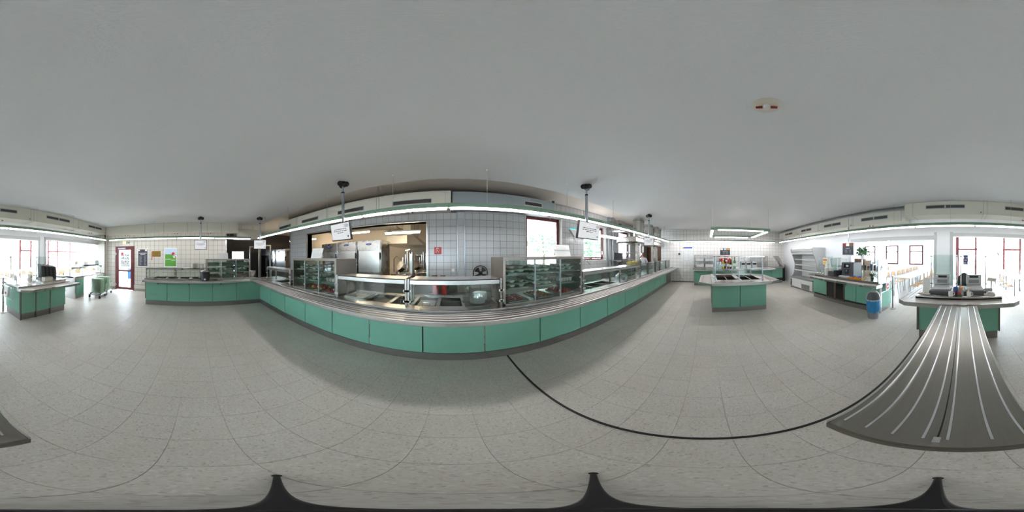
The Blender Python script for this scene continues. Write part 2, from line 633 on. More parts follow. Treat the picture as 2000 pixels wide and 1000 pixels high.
def red_window(n, x0, x1, z0, z1, casement=True):
    y = YF + .16
    w = struct('window_%d' % n, M().box(x0, x0 + .05, y, y + .07, z0, z1).box(x1 - .05, x1, y, y + .07, z0, z1)
               .box(x0, x1, y, y + .07, z0, z0 + .05).box(x0, x1, y, y + .07, z1 - .05, z1), 'red_frame')
    a, b, c, d = x0 + .055, x1 - .055, z0 + .055, z1 - .055
    M().box(a, a + .06, y - .03, y + .04, c, d).box(b - .06, b, y - .03, y + .04, c, d).box(a, b, y - .03, y + .04, c, c + .06).box(a, b, y - .03, y + .04, d - .06, d).o('sash', 'red_frame', w, bevel=.006)
    M().box(a + .05, b - .05, y + .005, y + .012, c + .05, d - .05).o('pane', 'glass_window', w)
    M().box(b - .05, b - .02, y - .07, y - .03, (c + d) / 2 - .5, (c + d) / 2 - .36).o('window_handle', 'alu', w)
    M().box(x0 - .02, x1 + .02, YF - .03, y, z0 - .03, z0).o('window_sill', 'white', w)
    M().box(x1 - .001, x1 + .012, YF - .012, y, z0, z1).box(x0 - .012, x0 + .001, YF - .012, y, z0, z1).box(x0, x1, YF - .012, y, z1 - .001, z1 + .012).o('reveal_lining', 'white', w)
    for k in (.3, .7):
        xx = x0 + (x1 - x0) * k
        M().cyl((xx, y - .03, z1 - .03), (xx + .05, y - .09, z1 + .0), .012, 8).o('window_hinge', 'grey_light', w)


for n, h in enumerate(HO[1:], 1):
    red_window(n, *h)
# left wall with the glazed door
wl = wall('wall_left', 'x', (YB, 1.34, 0, ZU), [(-3.74, -2.82, 0, 2.07)], XL - .25, XL, 'wall_grout_left')
tiles(wl, 'x', rects_minus((YB, 1.34, .12, 2.75), [(-3.78, -2.78, 0, 2.11)]), .2, (-.02, .11), XL, XL + .008, 'tile_cream', .011, 300, (0, 1.6), 'wall_tile')
struct('trim_4', M().box(XL - .26, XL + .02, 1.33, 1.38, 0, 2.75), 'steel_light')
struct('baseboard_left', M().box(XL, XL + .03, -2.78, -1.65, .0, .12), 'grout')
struct('baseboard_left', M().box(XL, XL + .03, -2.78, -1.65, .12, .30), 'tile_cream')
dr = struct('door_1', M().box(XL - .1, XL + .02, -3.78, -3.70, 0, 2.1).box(XL - .1, XL + .02, -2.86, -2.78, 0, 2.1).box(XL - .1, XL + .02, -3.7, -2.86, 2.03, 2.1), 'red_frame')
m = M().box(XL - .07, XL + .03, -3.7, -3.59, .02, 2.03).box(XL - .07, XL + .03, -2.97, -2.86, .02, 2.03).box(XL - .07, XL + .03, -3.6, -2.96, .02, .14).box(XL - .07, XL + .03, -3.6, -2.96, .9, .98).box(XL - .07, XL + .03, -3.6, -2.96, 1.93, 2.03)
m.o('door_leaf', 'red_frame', dr, bevel=.006)
M().box(XL - .03, XL - .02, -3.59, -2.97, .14, .9).o('pane', 'glass_window', dr)
M().box(XL - .03, XL - .02, -3.59, -2.97, .98, 1.93).o('pane', 'glass_window', dr)
M().box(XL + .03, XL + .09, -3.6, -3.2, 1.97, 2.03).o('door_closer', 'alu', dr)
M().tube([(XL + .03, -2.93, 1.05), (XL + .08, -2.93, 1.05), (XL + .08, -3.03, 1.05)], .012).o('door_handle', 'alu', dr)
for z in (1.75, .25):
    M().prism([(-3.78, z - .09), (-3.70, z), (-3.78, z + .09)], 'x', XL + .02, XL + .035).o('hinge_plate', 'alu', dr)
pg = M().box(XL - .018, XL - .012, -3.5, -3.02, 1.12, 1.86).o('poster_sheet', 'poster_white', dr, label='pale grey poster taped inside the door glass')
M().cyl((XL - .012, -3.42, 1.75), (XL - .009, -3.42, 1.75), .06, 16).o('red_dot', 'red_sign', pg)
mm = M()
for k in range(26):
    a = k * .7
    mm.box(XL - .0115, XL - .0095, -3.27 + .18 * cos(a) - .03, -3.27 + .18 * cos(a) + .03, 1.5 + .2 * sin(a * 1.3) - .02, 1.5 + .2 * sin(a * 1.3) + .02)
mm.o('print', 'poster_grey', pg)
# right wall
struct('wall_right', M().box(XR, XR + .2, YB - .2, 2.75, 0, ZU), 'right_wall_tiles')
struct('baseboard_right', M().box(XR - .012, XR, YB, 2.1, 0, .07), 'plinth')
struct('wall_right_kitchen', M().box(11.6, 11.8, 2.75, 4.76, 0, ZU).box(XR + .2, 11.8, 2.55, 2.75, 0, ZU), 'brown')
# back wall with three wide openings to the dining hall
HB = [(.80, 3.9, 0, 2.1), (-3.35, .39, 0, 2.17), (-7.02, -3.57, 0, 2.22)]
struct('wall_back', M(), 'white_paint') if False else None
wb = wall('wall_back', 'y', (XL - .25, XR + .2, 0, ZU), HB, YB - .2, YB, 'white_paint')
struct('trim_5', M().box(.80, .86, YB - .01, YB + .03, 0, 2.3).box(.80, 3.9, YB - .01, YB + .05, 2.1, 2.2), 'grey_light')
struct('trim_6', M().box(.30, .39, YB - .01, YB + .03, 0, 2.3).box(-3.35, .39, YB - .01, YB + .05, 2.17, 2.27), 'grey_light')
struct('trim_7', M().box(-3.35, -3.29, YB - .01, YB + .03, 0, 2.3).box(-3.63, -3.57, YB - .01, YB + .03, 0, 2.3).box(-7.02, -3.57, YB - .01, YB + .05, 2.22, 2.32), 'grey_light')
cc = struct('wall_column', M().box(XL, -6.93, YB, -4.28, 0, 2.7), 'tile_cream')
M().box(-6.95, -6.91, -4.32, -4.26, 0, 2.7).o('corner_strip', 'steel_dark', cc)
# kitchen shell and dark back room
struct('wall_kitchen_back', M().box(-12.3, -.1, 9.2, 9.4, 0, ZU), 'kitchen_wall')
struct('wall_kitchen_side', M().box(-.3, -.1, YF + .26, 9.2, 0, ZU), 'kitchen_wall')
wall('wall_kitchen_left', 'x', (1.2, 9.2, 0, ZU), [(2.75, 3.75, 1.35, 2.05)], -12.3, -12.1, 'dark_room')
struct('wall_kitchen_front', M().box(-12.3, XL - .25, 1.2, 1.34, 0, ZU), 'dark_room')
wk = struct('window_6', M().box(-12.2, -12.12, 2.75, 2.8, 1.35, 2.05).box(-12.2, -12.12, 3.7, 3.75, 1.35, 2.05).box(-12.2, -12.12, 3.0, 3.05, 1.35, 2.05).box(-12.2, -12.12, 2.75, 3.75, 2.0, 2.05).box(-12.2, -12.12, 2.75, 3.75, 1.35, 1.4), 'white')
M().box(-12.17, -12.16, 2.75, 3.75, 1.35, 2.05).o('pane', 'glass_window', wk)
# dining hall shell: white wall with three windows on the right, full glazing on the left
HD = [(2.78, 3.78, .97, 2.33), (4.65, 5.65, .97, 2.33), (6.6, 7.6, .97, 2.33)]
wall('wall_dining_back', 'y', (.5, 12.2, 0, 3.1), HD, -11.2, -11.0, 'white_paint')
struct('wall_dining_right', M().box(12.0, 12.2, -11.2, -4.9, 0, 3.1), 'white_paint')
for n, h in enumerate(HD):
    y = -11.05
    w = struct('window_%d' % (7 + n), M().box(h[0], h[0] + .09, y, y + .06, h[2], h[3]).box(h[1] - .09, h[1], y, y + .06, h[2], h[3]).box(h[0], h[1], y, y + .06, h[2], h[2] + .09).box(h[0], h[1], y, y + .06, h[3] - .08, h[3]).box(h[0], h[1], y, y + .06, h[3] - .5, h[3] - .41), 'red_frame')
    M().box(h[0] + .05, h[1] - .05, y + .02, y + .03, h[2] + .05, h[3] - .05).o('pane', 'glass_window', w)
mull = [(0.30, 0.50, .16), (-0.92, -0.77, .06), (-2.86, -2.73, .08), (-4.07, -3.93, .08), (-6.03, -5.89, .08), (-7.01, -6.87, .08), (-8.78, -8.63, .08), (-9.81, -9.67, .08), (-11.47, -11.33, .08), (-14.32, -14.18, .08), (-16.20, -16.00, .15)]
gw = struct('window_10', M().box(-16.2, .5, -11.08, -11.0, 2.95, 3.1), 'red_frame')
for x0, x1, d in mull:
    M().box(x0, x1, -11.0 - d, -11.0, 0, 2.95).o('mullion', 'red_frame', gw)
for a, b in zip(mull[:-1], mull[1:]):
    red = mull.index(a) in (0, 2, 4, 6, 7, 8)
    M().box(b[1], a[0], -11.07, -11.01, 2.0, 2.12).o('transom', 'red_frame' if red else 'grey_light', gw)
    M().box(b[1], a[0], -11.05, -11.04, .0, 2.95).o('pane', 'glass_window', gw)
wall('wall_dining_left', 'x', (-11.2, -4.75, 0, 3.1), [(-10.8, -8.2, .3, 2.8), (-7.8, -5.2, .3, 2.8)], -16.2, -16.0, 'white_paint')
struct('wall_dining_side', M().box(-16.2, XL - .25, YB - .2, YB, 0, 3.1), 'white_paint')

# ------------------------------------------------------------------ ducts
def duct(name, label, parts, material):
    return parts.o(name, material, None, bevel=.012, label=label, cat='duct')


def vent_y(parent, x0, x1, z0, z1, y, sgn, halves=1):
    """louvred grille in a face whose normal is sgn*Y"""
    f = M()
    t = .02
    f.box(x0 - t, x1 + t, y, y + sgn * .012, z1, z1 + t).box(x0 - t, x1 + t, y, y + sgn * .012, z0 - t, z0).box(x0 - t, x0, y, y + sgn * .012, z0, z1).box(x1, x1 + t, y, y + sgn * .012, z0, z1)
    if halves == 2:
        xm = (x0 + x1) / 2
        f.box(xm - .018, xm + .018, y, y + sgn * .014, z0, z1)
    v = f.o('vent', 'grey_light', parent)
    M().box(x0, x1, y + sgn * .001, y + sgn * .003, z0, z1).o('vent_backing', 'vent_dark', v)
    s = M()
    n = 7
    for k in range(n):
        z = z0 + (z1 - z0) * (k + .5) / n
        s.hexa([(x0, y + sgn * .003, z - .004), (x1, y + sgn * .003, z - .004), (x1, y + sgn * .011, z - .009), (x0, y + sgn * .011, z - .009)],
               [(x0, y + sgn * .003, z + .001), (x1, y + sgn * .003, z + .001), (x1, y + sgn * .011, z - .004), (x0, y + sgn * .011, z - .004)])
    s.o('louvres', 'vent_blade', v)


d1 = duct('ventilation_duct', 'long cream ventilation duct over the kitchen pass with dark grilles', M().box(-6.9, 0, 3.85, 4.49, 2.82, 3.24), 'duct_white')
for x0, x1 in ((-6.75, -5.8), (-5.0, -4.1), (-3.2, -2.3), (-1.44, -.47)):
    vent_y(d1, x0, x1, 2.92, 3.02, 3.85, -1)
for x in (-5.4, -5.33, -3.7, -3.63, -1.9, -1.83, -.14):
    M().box(x, x + .012, 3.84, 3.85, 2.82, 3.24).o('seam_strip', 'grey_light', d1)
d2 = duct('ventilation_duct', 'blue-grey ventilation duct between the cream duct and the windows', M().box(.03, 2.88, 3.9, 4.49, 2.86, 3.24), 'duct_grey')
vent_y(d2, 1.9, 2.42, 3.0, 3.1, 3.9, -1)
for x in (.3, 1.4):
    M().box(x, x + .02, 3.885, 3.9, 2.86, 3.24).o('seam_strip', 'duct_grey', d2)
M().box(2.78, 2.84, 3.86, 3.92, 3.2, 3.26).o('sensor', 'black', d2)
d3 = duct('ventilation_duct', 'cream boxed duct along the left tiled wall above the glazed door', M().box(XL, -6.85, -4.2, 1.85, 2.645, ZC), 'duct_white')
for y in (-2.2, -1.35, -.35, .5, 1.1):
    M().box(-6.85, -6.845, y, y + .012, 2.645, ZC).o('seam_strip', 'grout', d3)
    M().box(XL, -6.85, y, y + .012, 2.64, 2.645).o('seam_strip', 'grout', d3)
# rounded duct behind the end of the left duct
m = M()
poly = [(1.9, 2.45), (3.2, 2.45)] + [(3.2 - .35 + .35 * cos(a), 2.92 - .35 + .35 * sin(a)) for a in [i * pi / 16 for i in range(9)]] + [(1.9, 2.92)]
m.prism(poly, 'x', -7.95, -7.3)
m.box(-7.6, -7.58, 2.2, 2.22, 2.92, ZU).box(-7.6, -7.58, 2.8, 2.82, 2.92, ZU)
d4 = duct('ventilation_duct', 'beige duct with rounded end over the dark back room', m, 'duct_white')
d5 = duct('ventilation_duct', 'white boxed duct above the glazed openings and cash desks', M().box(-6.84, 1.6, -4.2, YB, 2.7, ZC), 'duct_white')
for x0, x1, hv in ((-6.45, -5.45, 2), (-4.3, -3.25, 2), (-2.15, -1.1, 2), (-.02, .98, 2)):
    vent_y(d5, x0, x1, 2.88, 2.96, -4.2, 1, hv)
for x in (-4.95, -4.85, -2.75, -2.65, -.62, -.52, 1.35):
    M().box(x, x + .015, -4.2, -4.193, 2.7, ZC).o('seam_strip', 'grey_light', d5)
    M().box(x, x + .015, -4.2, YB, 2.694, 2.7).o('seam_strip', 'grey_light', d5)
for x in (-6.75, -4.8, -2.6, -.45):
    M().cyl((x, -4.2, 2.76), (x, -4.185, 2.76), .015, 8).o('screw_knob', 'black', d5)
d6 = duct('ventilation_duct', 'white ventilation duct hung over the fridge and coffee counter', M().box(1.62, 9.2, -4.36, YB, 2.6, 2.94), 'duct_white')
for x0, x1 in ((2.2, 3.15), (4.1, 5.0), (5.9, 6.7), (7.6, 8.4)):
    vent_y(d6, x0, x1, 2.74, 2.83, -4.36, 1, 2)
for x in (1.75, 3.5, 3.7, 5.4, 7.1, 8.8):
    M().box(x, x + .015, -4.36, -4.352, 2.6, 2.94).o('seam_strip', 'grey_light', d6)
for x in (3.6, 5.3, 7.0):
    M().cyl((x, -4.36, 2.66), (x, -4.345, 2.66), .015, 8).o('screw_knob', 'black', d6)


# ------------------------------------------------------------------ twin red extinguishing heads
def make_head():
    t = thing('extinguishing_head', 'x', 'ceiling fitting')
    M().lathe((0, 0, 0), [(.0, -.012), (.09, -.012), (.105, -.004), (.105, 0), (0, 0)], 20).o('base_plate', 'beige_plastic', t, smooth=True)
    M().lathe((0, 0, 0), [(0, -.06), (.022, -.056), (.028, -.03), (.03, -.012)], 12).o('centre_body', 'white', t, smooth=True)
    for s in (-1, 1):
        M().cyl((s * .03, 0, -.03), (s * .075, 0, -.034), .016, 10, .012).o('red_cap', 'red_dark', t, smooth=True)
    return t


heads = [(1.06, -.4, ZC, 'round fitting with two red caps alone in the middle of the ceiling'),
         (-1.07, 4.2, 2.82, 'round fitting with two red caps under the cream duct near the hose sign'),
         (-3.1, 4.25, 2.82, 'round fitting with two red caps under the cream duct beside a hanging monitor'),
         (-5.2, 4.25, 2.82, 'round fitting with two red caps under the left end of the cream duct'),
         (-6.98, -3.13, 2.645, 'round fitting with two red caps above the exit sign'),
         (-6.98, -.83, 2.645, 'round fitting with two red caps above the green poster'),
         (-6.98, .6, 2.645, 'round fitting with two red caps behind the monitor over the left counter'),
         (-1.75, -4.45, 2.7, 'round fitting with two red caps under the duct above the near cash desk'),
         (-5.85, -4.4, 2.7, 'round fitting with two red caps under the duct above the tray trolleys'),
         (2.85, -4.5, 2.6, 'round fitting with two red caps under the duct above the menu screen'),
         (7.0, -4.5, 2.6, 'round fitting with two red caps under the duct above the open fridge')]
h0 = make_head()
for i, (x, y, z, l) in enumerate(heads):
    rz = math.atan2(y, x) + pi / 2
    if i == 0:
        place(h0, (x, y, z), rz)
        h0['label'] = l
        h0['group'] = 'twin red extinguishing heads'
    else:
        dup(h0, (x, y, z), rz, l)


# ------------------------------------------------------------------ suspended fluorescent lights
def make_light(L, wires):
    """runs along local x from 0 to L, underside of the tube cover at z=0"""
    t = thing('fluorescent_light', 'x', 'lamp')
    M().prism([(-.045, .032), (.045, .032), (.058, .055), (.04, .105), (-.04, .105), (-.058, .055)], 'x', 0, L).o('housing', 'green_lamp', t, bevel=.004)
    M().prism([(-.024, .006), (.024, .006), (.04, .034), (-.04, .034)], 'x', .03, L - .03).o('diffuser', 'tube_light', t)
    for x in wires:
        M().cyl((x, 0, .105), (x, 0, ZC - 2.33), .0035, 6).o('suspension_wire', 'grey_light', t)
        M().cyl((x, 0, ZC - 2.355), (x, 0, ZC - 2.33), .014, 8).o('ceiling_rose', 'white', t)
    return t


lt = make_light(1.505, (.6,))
first = True
ZL = 2.33


def put_light(loc, rz, label, grp):
    global first
    if first:
        place(lt, loc, rz)
        lt['label'] = label
        lt['group'] = grp
        first = False
    else:
        dup(lt, loc, rz, label, grp)


def ylamp(x):
    tb_ = [(-7, 2.42), (-4.5, 2.52), (-3, 2.58), (-.6, 2.56), (0, 2.5), (2, 2.4), (4, 2.3), (8.3, 2.18), (10, 2.14)]
    for (a, ya), (b, yb) in zip(tb_[:-1], tb_[1:]):
        if x <= b:
            return ya + (yb - ya) * (x - a) / (b - a)
    return tb_[-1][1]


for k in range(10):
    xa, xb = -6.06 + 1.505 * k, -6.06 + 1.505 * (k + 1)
    put_light((xa, ylamp(xa), ZL), math.atan2(ylamp(xb) - ylamp(xa), xb - xa), 'green fluorescent light over the main serving counter, %s from the left' % ORD[k], 'lights over the serving counter')
for k in range(4):
    put_light((-6.43, -3.75 + 1.505 * k, ZL), pi / 2, 'green fluorescent light along the left wall, %s from the door' % ORD[k], 'lights along the left wall')
for k in range(4):
    put_light((9.0, -3.95 + 1.505 * k, ZL), pi / 2, 'green fluorescent light along the far tiled wall, %s from the open fridge side' % ORD[k], 'lights along the far tiled wall')
for k in range(10):
    put_light((-6.3 + 1.505 * k, -3.86 - .03 * k, ZL), -.02, 'green fluorescent light above the cash desk side, %s from the glazed door' % ORD[k], 'lights along the back openings')
# rectangular lamp over the salad island
t = thing('frame_lamp', 'rectangular green lamp frame of four tubes hung over the salad island', 'lamp', (5.78, -1.0, ZL))
for y in (-1.87, -.15):
    M().box(4.72, 6.84, y - .055, y + .055, ZL + .02, ZL + .1).o('long_housing', 'green_lamp', t, bevel=.02)
    M().box(4.9, 6.66, y - .035, y + .035, ZL, ZL + .02).o('diffuser', 'tube_light', t)
for x in (4.78, 6.78):
    M().box(x - .055, x + .055, -1.81, -.21, ZL + .02, ZL + .1).o('cross_housing', 'green_lamp', t, bevel=.02)
    M().box(x - .035, x + .035, -1.7, -.32, ZL, ZL + .02).o('diffuser', 'tube_light', t)
for x in (4.78, 6.78):
    for y in (-1.87, -.15):
        M().cyl((x, y, ZL + .1), (x, y, ZC), .0035, 6).o('suspension_wire', 'grey_light', t)


# ------------------------------------------------------------------ hanging monitors
def make_monitor(name_label, loc, yaw, w, h, zc, roll=0.0, pitch=.16):
    x, y = loc
    t = thing('hanging_monitor', name_label, 'monitor', (x, y, ZC))
    m = M()
    for k in range(3):
        a = yaw + k * 2 * pi / 3 + pi / 2
        m.ball((x + .07 * cos(a), y + .07 * sin(a), ZC - .05), (.055, .055, .055), 10, 6)
    m.lathe((x, y, ZC), [(.05, -.1), (.075, -.05), (.06, 0)], 12)
    m.o('ceiling_mount', 'black', t, smooth=True)
    M().cyl((x, y, ZC - .08), (x, y, zc + .1), .019, 12).o('upper_pole', 'alu', t, smooth=True)
    M().cyl((x, y, ZC - .24), (x, y, zc + h / 2 - .02), .028, 12).o('lower_pole', 'alu', t, smooth=True)
    M().cyl((x, y, ZC - .25), (x, y, ZC - .22), .031, 12).o('clamp_ring', 'black', t)
    fw = Vector((-sin(yaw), cos(yaw), 0))          # screen faces fw
    mt = Matrix.Translation((x, y, zc)) @ Matrix.Rotation(yaw, 4, 'Z') @ Matrix.Rotation(-pitch, 4, 'X') @ Matrix.Rotation(roll, 4, 'Y')
    hs = M().box(-w / 2, w / 2, .03, .075, -h / 2, h / 2).box(-.06, .06, -.0, .03, -.06, .06)
    hs.xf(mt).o('screen_housing', 'black', t, bevel=.006)
    sc = M().box(-w / 2 + .016, w / 2 - .016, .0755, .0775, -h / 2 + .018, h / 2 - .016).xf(mt).o('screen', 'screen_white', t)
    tx = M()
    random.seed(int(abs(x) * 100))
    for r, z in enumerate((.045, .012, -.021)):
        n = (6, 6, 3)[r]
        ww = [random.uniform(.5, 1.2) for _ in range(n)]
        tot = sum(ww) + .25 * (n - 1)
        W = w * (.62, .66, .3)[r]
        p = -W / 2
        for q in ww:
            tx.box(p, p + q * W / tot, .0775, .0782, z - .006, z + .006)
            p += (q + .25) * W / tot
    # sign block top corner, page mark in the bottom corner
    for k in range(4):
        tx.box(-w / 2 + .04, -w / 2 + .04 + .1 * (1 - .2 * (k % 2)), .0775, .0782, h / 2 - .05 - .014 * k, h / 2 - .044 - .014 * k)
    tx.box(-w / 2 + .05, -w / 2 + .075, .0775, .0782, -h / 2 + .05, -h / 2 + .085)
    tx.xf(mt).o('screen_text', 'screen_text', sc)
    return t


def face(x, y, extra=0.0):
    return math.atan2(x, -y) + extra      # yaw so that the screen's +Y points at the middle of the room


make_monitor('hanging monitor over the left counter, its black-framed screen lit white', (-5.92, .2), face(-5.92, .2) - .1, .45, .35, 2.05)
make_monitor('small hanging monitor at the corner of the left and main counters', (-5.5, 2.3), face(-5.5, 2.3) + .05, .45, .33, 2.06)
make_monitor('hanging monitor in front of the kitchen pass above the first display cabinet', (-1.86, 2.38), pi - .12, .5, .33, 2.07)
make_monitor('hanging monitor between the two red-framed windows above the second display cabinet', (2.38, 2.17), pi + .03, .64, .34, 2.09)
make_monitor('far hanging monitor in front of the steel extractor hood', (5.45, 2.04), face(5.45, 2.04) - .05, .36, .3, 2.09)
# ================================================================== MAIN SERVING COUNTER
JX = [-5.15, -4.34, -3.53, -2.70, -1.94, -1.19, -.39, .44, 1.30, 2.17, 3.05, 3.90, 4.81, 5.65, 6.50, 7.35, 8.35]
sc_ = thing('serving_counter', 'long serving counter with green front panels and steel plinth', 'counter', (2, 2.5, 0))
M().box(-5.15, 9.42, 2.15, 2.78, 0, .13).o('plinth', 'plinth', sc_)
M().box(-5.15, 9.42, 2.172, 2.8, .13, .66).box(-5.15, 9.42, 2.172, 2.2, .66, .85).box(-5.15, 9.42, 2.78, 2.8, .66, .85).o('carcass', 'joint_dark', sc_)
for a, b in zip(JX[:-1], JX[1:]):
    M().box(a + .009, b - .009, 2.15, 2.172, .137, .845).o('front_panel', 'green', sc_, bevel=.003)
M().box(8.36, 9.42, 2.15, 2.172, .137, .845).o('end_panel', 'plinth', sc_)
for x in (-1.19, .44):
    M().box(x - .008, x + .008, 2.16, 2.165, .14, .84).o('joint_strip', 'steel', sc_)


def worktop(name, label, axis_x, x0, x1, y0, y1, z, holes, wells=True, thick=.045, pansplit=None):
    t = thing(name, label, 'worktop', ((x0 + x1) / 2, (y0 + y1) / 2, z - thick))
    m = M()
    for r in rects_minus((x0, x1, y0, y1), holes):
        m.box(r[0], r[1], r[2], r[3], z - thick, z)
    m.o('top_plate', 'steel', t)
    for h in holes:
        d = h[4] if len(h) > 4 else .14
        a, b, c, e = h[:4]
        w = M().box(a - .004, b + .004, c - .004, e + .004, z - d - .004, z - d)
        w.box(a - .004, a, c, e, z - d, z + .003).box(b, b + .004, c, e, z - d, z + .003).box(a, b, c - .004, c, z - d, z + .003).box(a, b, e, e + .004, z - d, z + .003)
        w.o('food_well', 'well_steel', t)
    return t


wells_main = [(-4.15, -3.75, 2.22, 2.68), (-3.66, -3.3, 2.22, 2.68), (-1.28, -.93, 2.2, 2.66, .05), (-.86, -.58, 2.2, 2.66, .16), (-.52, -.22, 2.2, 2.66, .12), (-.16, .14, 2.2, 2.66, .16),
              (2.3, 2.68, 2.22, 2.66), (2.74, 3.1, 2.22, 2.66), (3.16, 3.5, 2.22, 2.66, .05)]
wt = worktop('steel_worktop', 'continuous steel worktop with food wells on the main counter', 1, -5.15, 9.42, 2.02, 2.86, .9, wells_main)
M().box(-5.0, 9.42, 1.985, 2.02, .845, .905).o('front_nosing', 'steel_light', wt, bevel=.008)

# tray slide
ts = thing('tray_slide', 'long ridged steel tray slide along the front of the main counter', 'tray slide', (2, 1.83, .83))
M().box(-4.8, 9.42, 1.69, 1.98, .85, .868).o('slide_plate', 'steel_brushed', ts)
M().box(-4.9, 9.42, 1.978, 1.985, .84, .872).o('gap_shade_strip', 'black', ts)  # solid black strip, paints the shade of the gap between slide and nosing
M().box(-4.8, 9.42, 1.672, 1.692, .815, .874).o('front_lip', 'steel_light', ts, bevel=.006)
for y in (1.75, 1.82, 1.89, 1.955):
    M().cyl((-4.9, y, .868), (9.42, y, .868), .008, 8).o('slide_rib', 'rib_steel', ts, smooth=True)
for x in (-3.9, -2.3, -.8, .8, 2.4, 4.0, 5.6, 7.2, 8.8):
    M().prism([(1.72, .85), (2.15, .85), (2.15, .7)], 'x', x - .012, x + .012).o('bracket', 'steel_dark', ts)


def guard(label, x0, x1, yf=2.1, yb=2.48, z0=.9, zs=1.22, zt=1.29, posts=None, glass=True, low=False):
    t = thing('sneeze_guard', label, 'sneeze guard', ((x0 + x1) / 2, yf, z0))
    M().box(x0 + .02, x1 - .02, yf, yb, zt - .018, zt).box(x0 + .02, x1 - .02, yf, yf + .012, zs, zt).box(x0 + .02, x1 - .02, yb - .01, yb, zs + .02, zt).o('shelf', 'steel_light', t, bevel=.004)
    for x in (posts or (x0, x1)):
        M().box(x - .014, x + .014, yf - .008, yf + .022, z0, zt + .005).o('post', 'steel', t, bevel=.004)
        M().box(x - .012, x + .012, yb - .09, yb - .06, z0, zs + .03).o('rear_post', 'steel', t)
        for z in (z0 + .08, zs - .09):
            M().cyl((x, yf - .012, z), (x, yf - .02, z), .022, 10).box(x - .035, x + .035, yf - .02, yf - .012, z - .015, z + .015).o('glass_clamp', 'white', t)
    if glass:
        M().box(x0 + .03, x1 - .03, yf - .004, yf + .002, z0 + .03, zs - .005).o('glass_pane', 'glass', t)
    return t


guard('sneeze guard at the corner end of the main counter, left of the first display cabinet', -4.45, -3.2)
guard('sneeze guard with steel shelf in front of the tall kitchen fridges', -1.78, -.605)
guard('sneeze guard with steel shelf over the stacked plates near the fan', -.57, .66)
guard('sneeze guard with frosted rear pane right of the second display cabinet', 2.21, 3.53)
g4 = guard('sneeze guard with steel shelf carrying the yellow box', 3.56, 4.78)
M().box(2.26, 3.5, 2.66, 2.668, .92, 1.2).o('rear_pane', 'glass_frost', bpy.data.objects['sneeze_guard.003'])
for i, (a, b, l) in enumerate(((4.86, 5.5, 'first low glass screen right of the yellow box'), (5.56, 6.35, 'second low glass screen with dark post under the hood'), (6.42, 7.0, 'third low glass screen under the hood'), (7.08, 8.05, 'fourth low glass screen with a small white card'), (8.12, 8.85, 'last low glass screen beside the tiled wall'))):
    t = thing('glass_screen', l, 'glass screen', ((a + b) / 2, 2.12, .9))
    M().box(a + .02, b - .02, 2.115, 2.123, .93, 1.31).o('glass_pane', 'glass_frost', t)
    M().box(a, b, 2.105, 2.135, 1.31, 1.335).o('top_rail', 'steel', t)
    M().box(a, b, 2.105, 2.135, .9, .93).o('bottom_rail', 'steel', t)
    for x in (a, b - .025):
        M().box(x, x + .025, 2.1, 2.14, .9, 1.335).o('post', 'steel_dark', t)
    if i == 3: M().box(a + .08, a + .35, 2.1, 2.104, 1.22, 1.29).o('card', 'paper', t)


# ------------------------------------------------------------------ display cabinets
def cabinet(label, x0, x1, y0, y1, z0, z1, divs):
    t = thing('display_cabinet', label, 'display cabinet', ((x0 + x1) / 2, (y0 + y1) / 2, z0))
    M().box(x0, x1, y0, y1, z1 - .045, z1).o('top', 'steel_cabinet', t, bevel=.004)
    M().box(x0, x0 + .035, y0, y1, z0, z1 - .045).o('side', 'steel_cabinet', t)
    M().box(x1 - .035, x1, y0, y1, z0, z1 - .045).o('side', 'steel_cabinet', t)
    M().box(x0, x1, y0, y1, z0, z0 + .02).o('bottom', 'steel_cabinet', t)
    h = (z1 - .045 - z0) / 3
    zz = [z0 + .02, z0 + h + .005, z0 + 2 * h + .01]
    for z in zz[1:]:
        M().box(x0 + .035, x1 - .035, y0 + .03, y1 - .02, z - .012, z).o('shelf', 'steel_light', t)
    for x in divs:
        M().box(x - .012, x + .012, y0 - .004, y0 + .016, z0, z1 - .045).o('divider_post', 'alu', t)
    xs = [x0 + .035] + list(divs) + [x1 - .035]
    for a, b in zip(xs[:-1], xs[1:]):
        M().box(a + .012, b - .012, y0 + .004, y0 + .009, z0 + .02, z1 - .05).o('glass_pane', 'glass', t)
        for z in (z0 + .12, z0 + .3, z0 + .55):
            M().box(b - .03, b - .008, y0 - .008, y0 + .004, z - .015, z + .015).o('hinge', 'grey_light', t)
    M().box(x0 + .035, x1 - .035, y1 - .012, y1 - .008, z0 + .02, z1 - .05).o('rear_pane', 'glass', t)
    return zz


Z1 = cabinet('steel and glass display cabinet of desserts and apples in front of the fridges', -3.13, -1.82, 2.13, 2.76, .9, 1.565, (-2.68, -2.26))
Z2 = cabinet('steel and glass display cabinet of bowls and fruit tarts below the window', .69, 2.165, 2.1, 2.78, .9, 1.58, (1.185, 1.66))


# small stock for the cabinets: trays, bowls, cups, food
def p_tray():
    t = thing('serving_tray', 'x', 'tray')
    M().box(-.16, .16, -.22, .22, 0, .008).o('tray_base', 'tray_dull', t)
    m = M()
    m.box(-.16, -.148, -.22, .22, .008, .02).box(.148, .16, -.22, .22, .008, .02).box(-.148, .148, -.22, -.208, .008, .02).box(-.148, .148, .208, .22, .008, .02)
    m.o('tray_rim', 'tray_rim', t)
    return t


def p_bowl():
    t = thing('dessert_bowl', 'x', 'bowl')
    M().lathe((0, 0, 0), [(.022, 0), (.026, .004), (.05, .032), (.056, .042), (.053, .042), (.045, .03), (.0, .026)], 12).o('bowl_body', 'bowl_white', t, smooth=True)
    M().ball((0, 0, .03), (.044, .044, .022), 8, 3, 0).o('filling', 'salad', t)
    return t


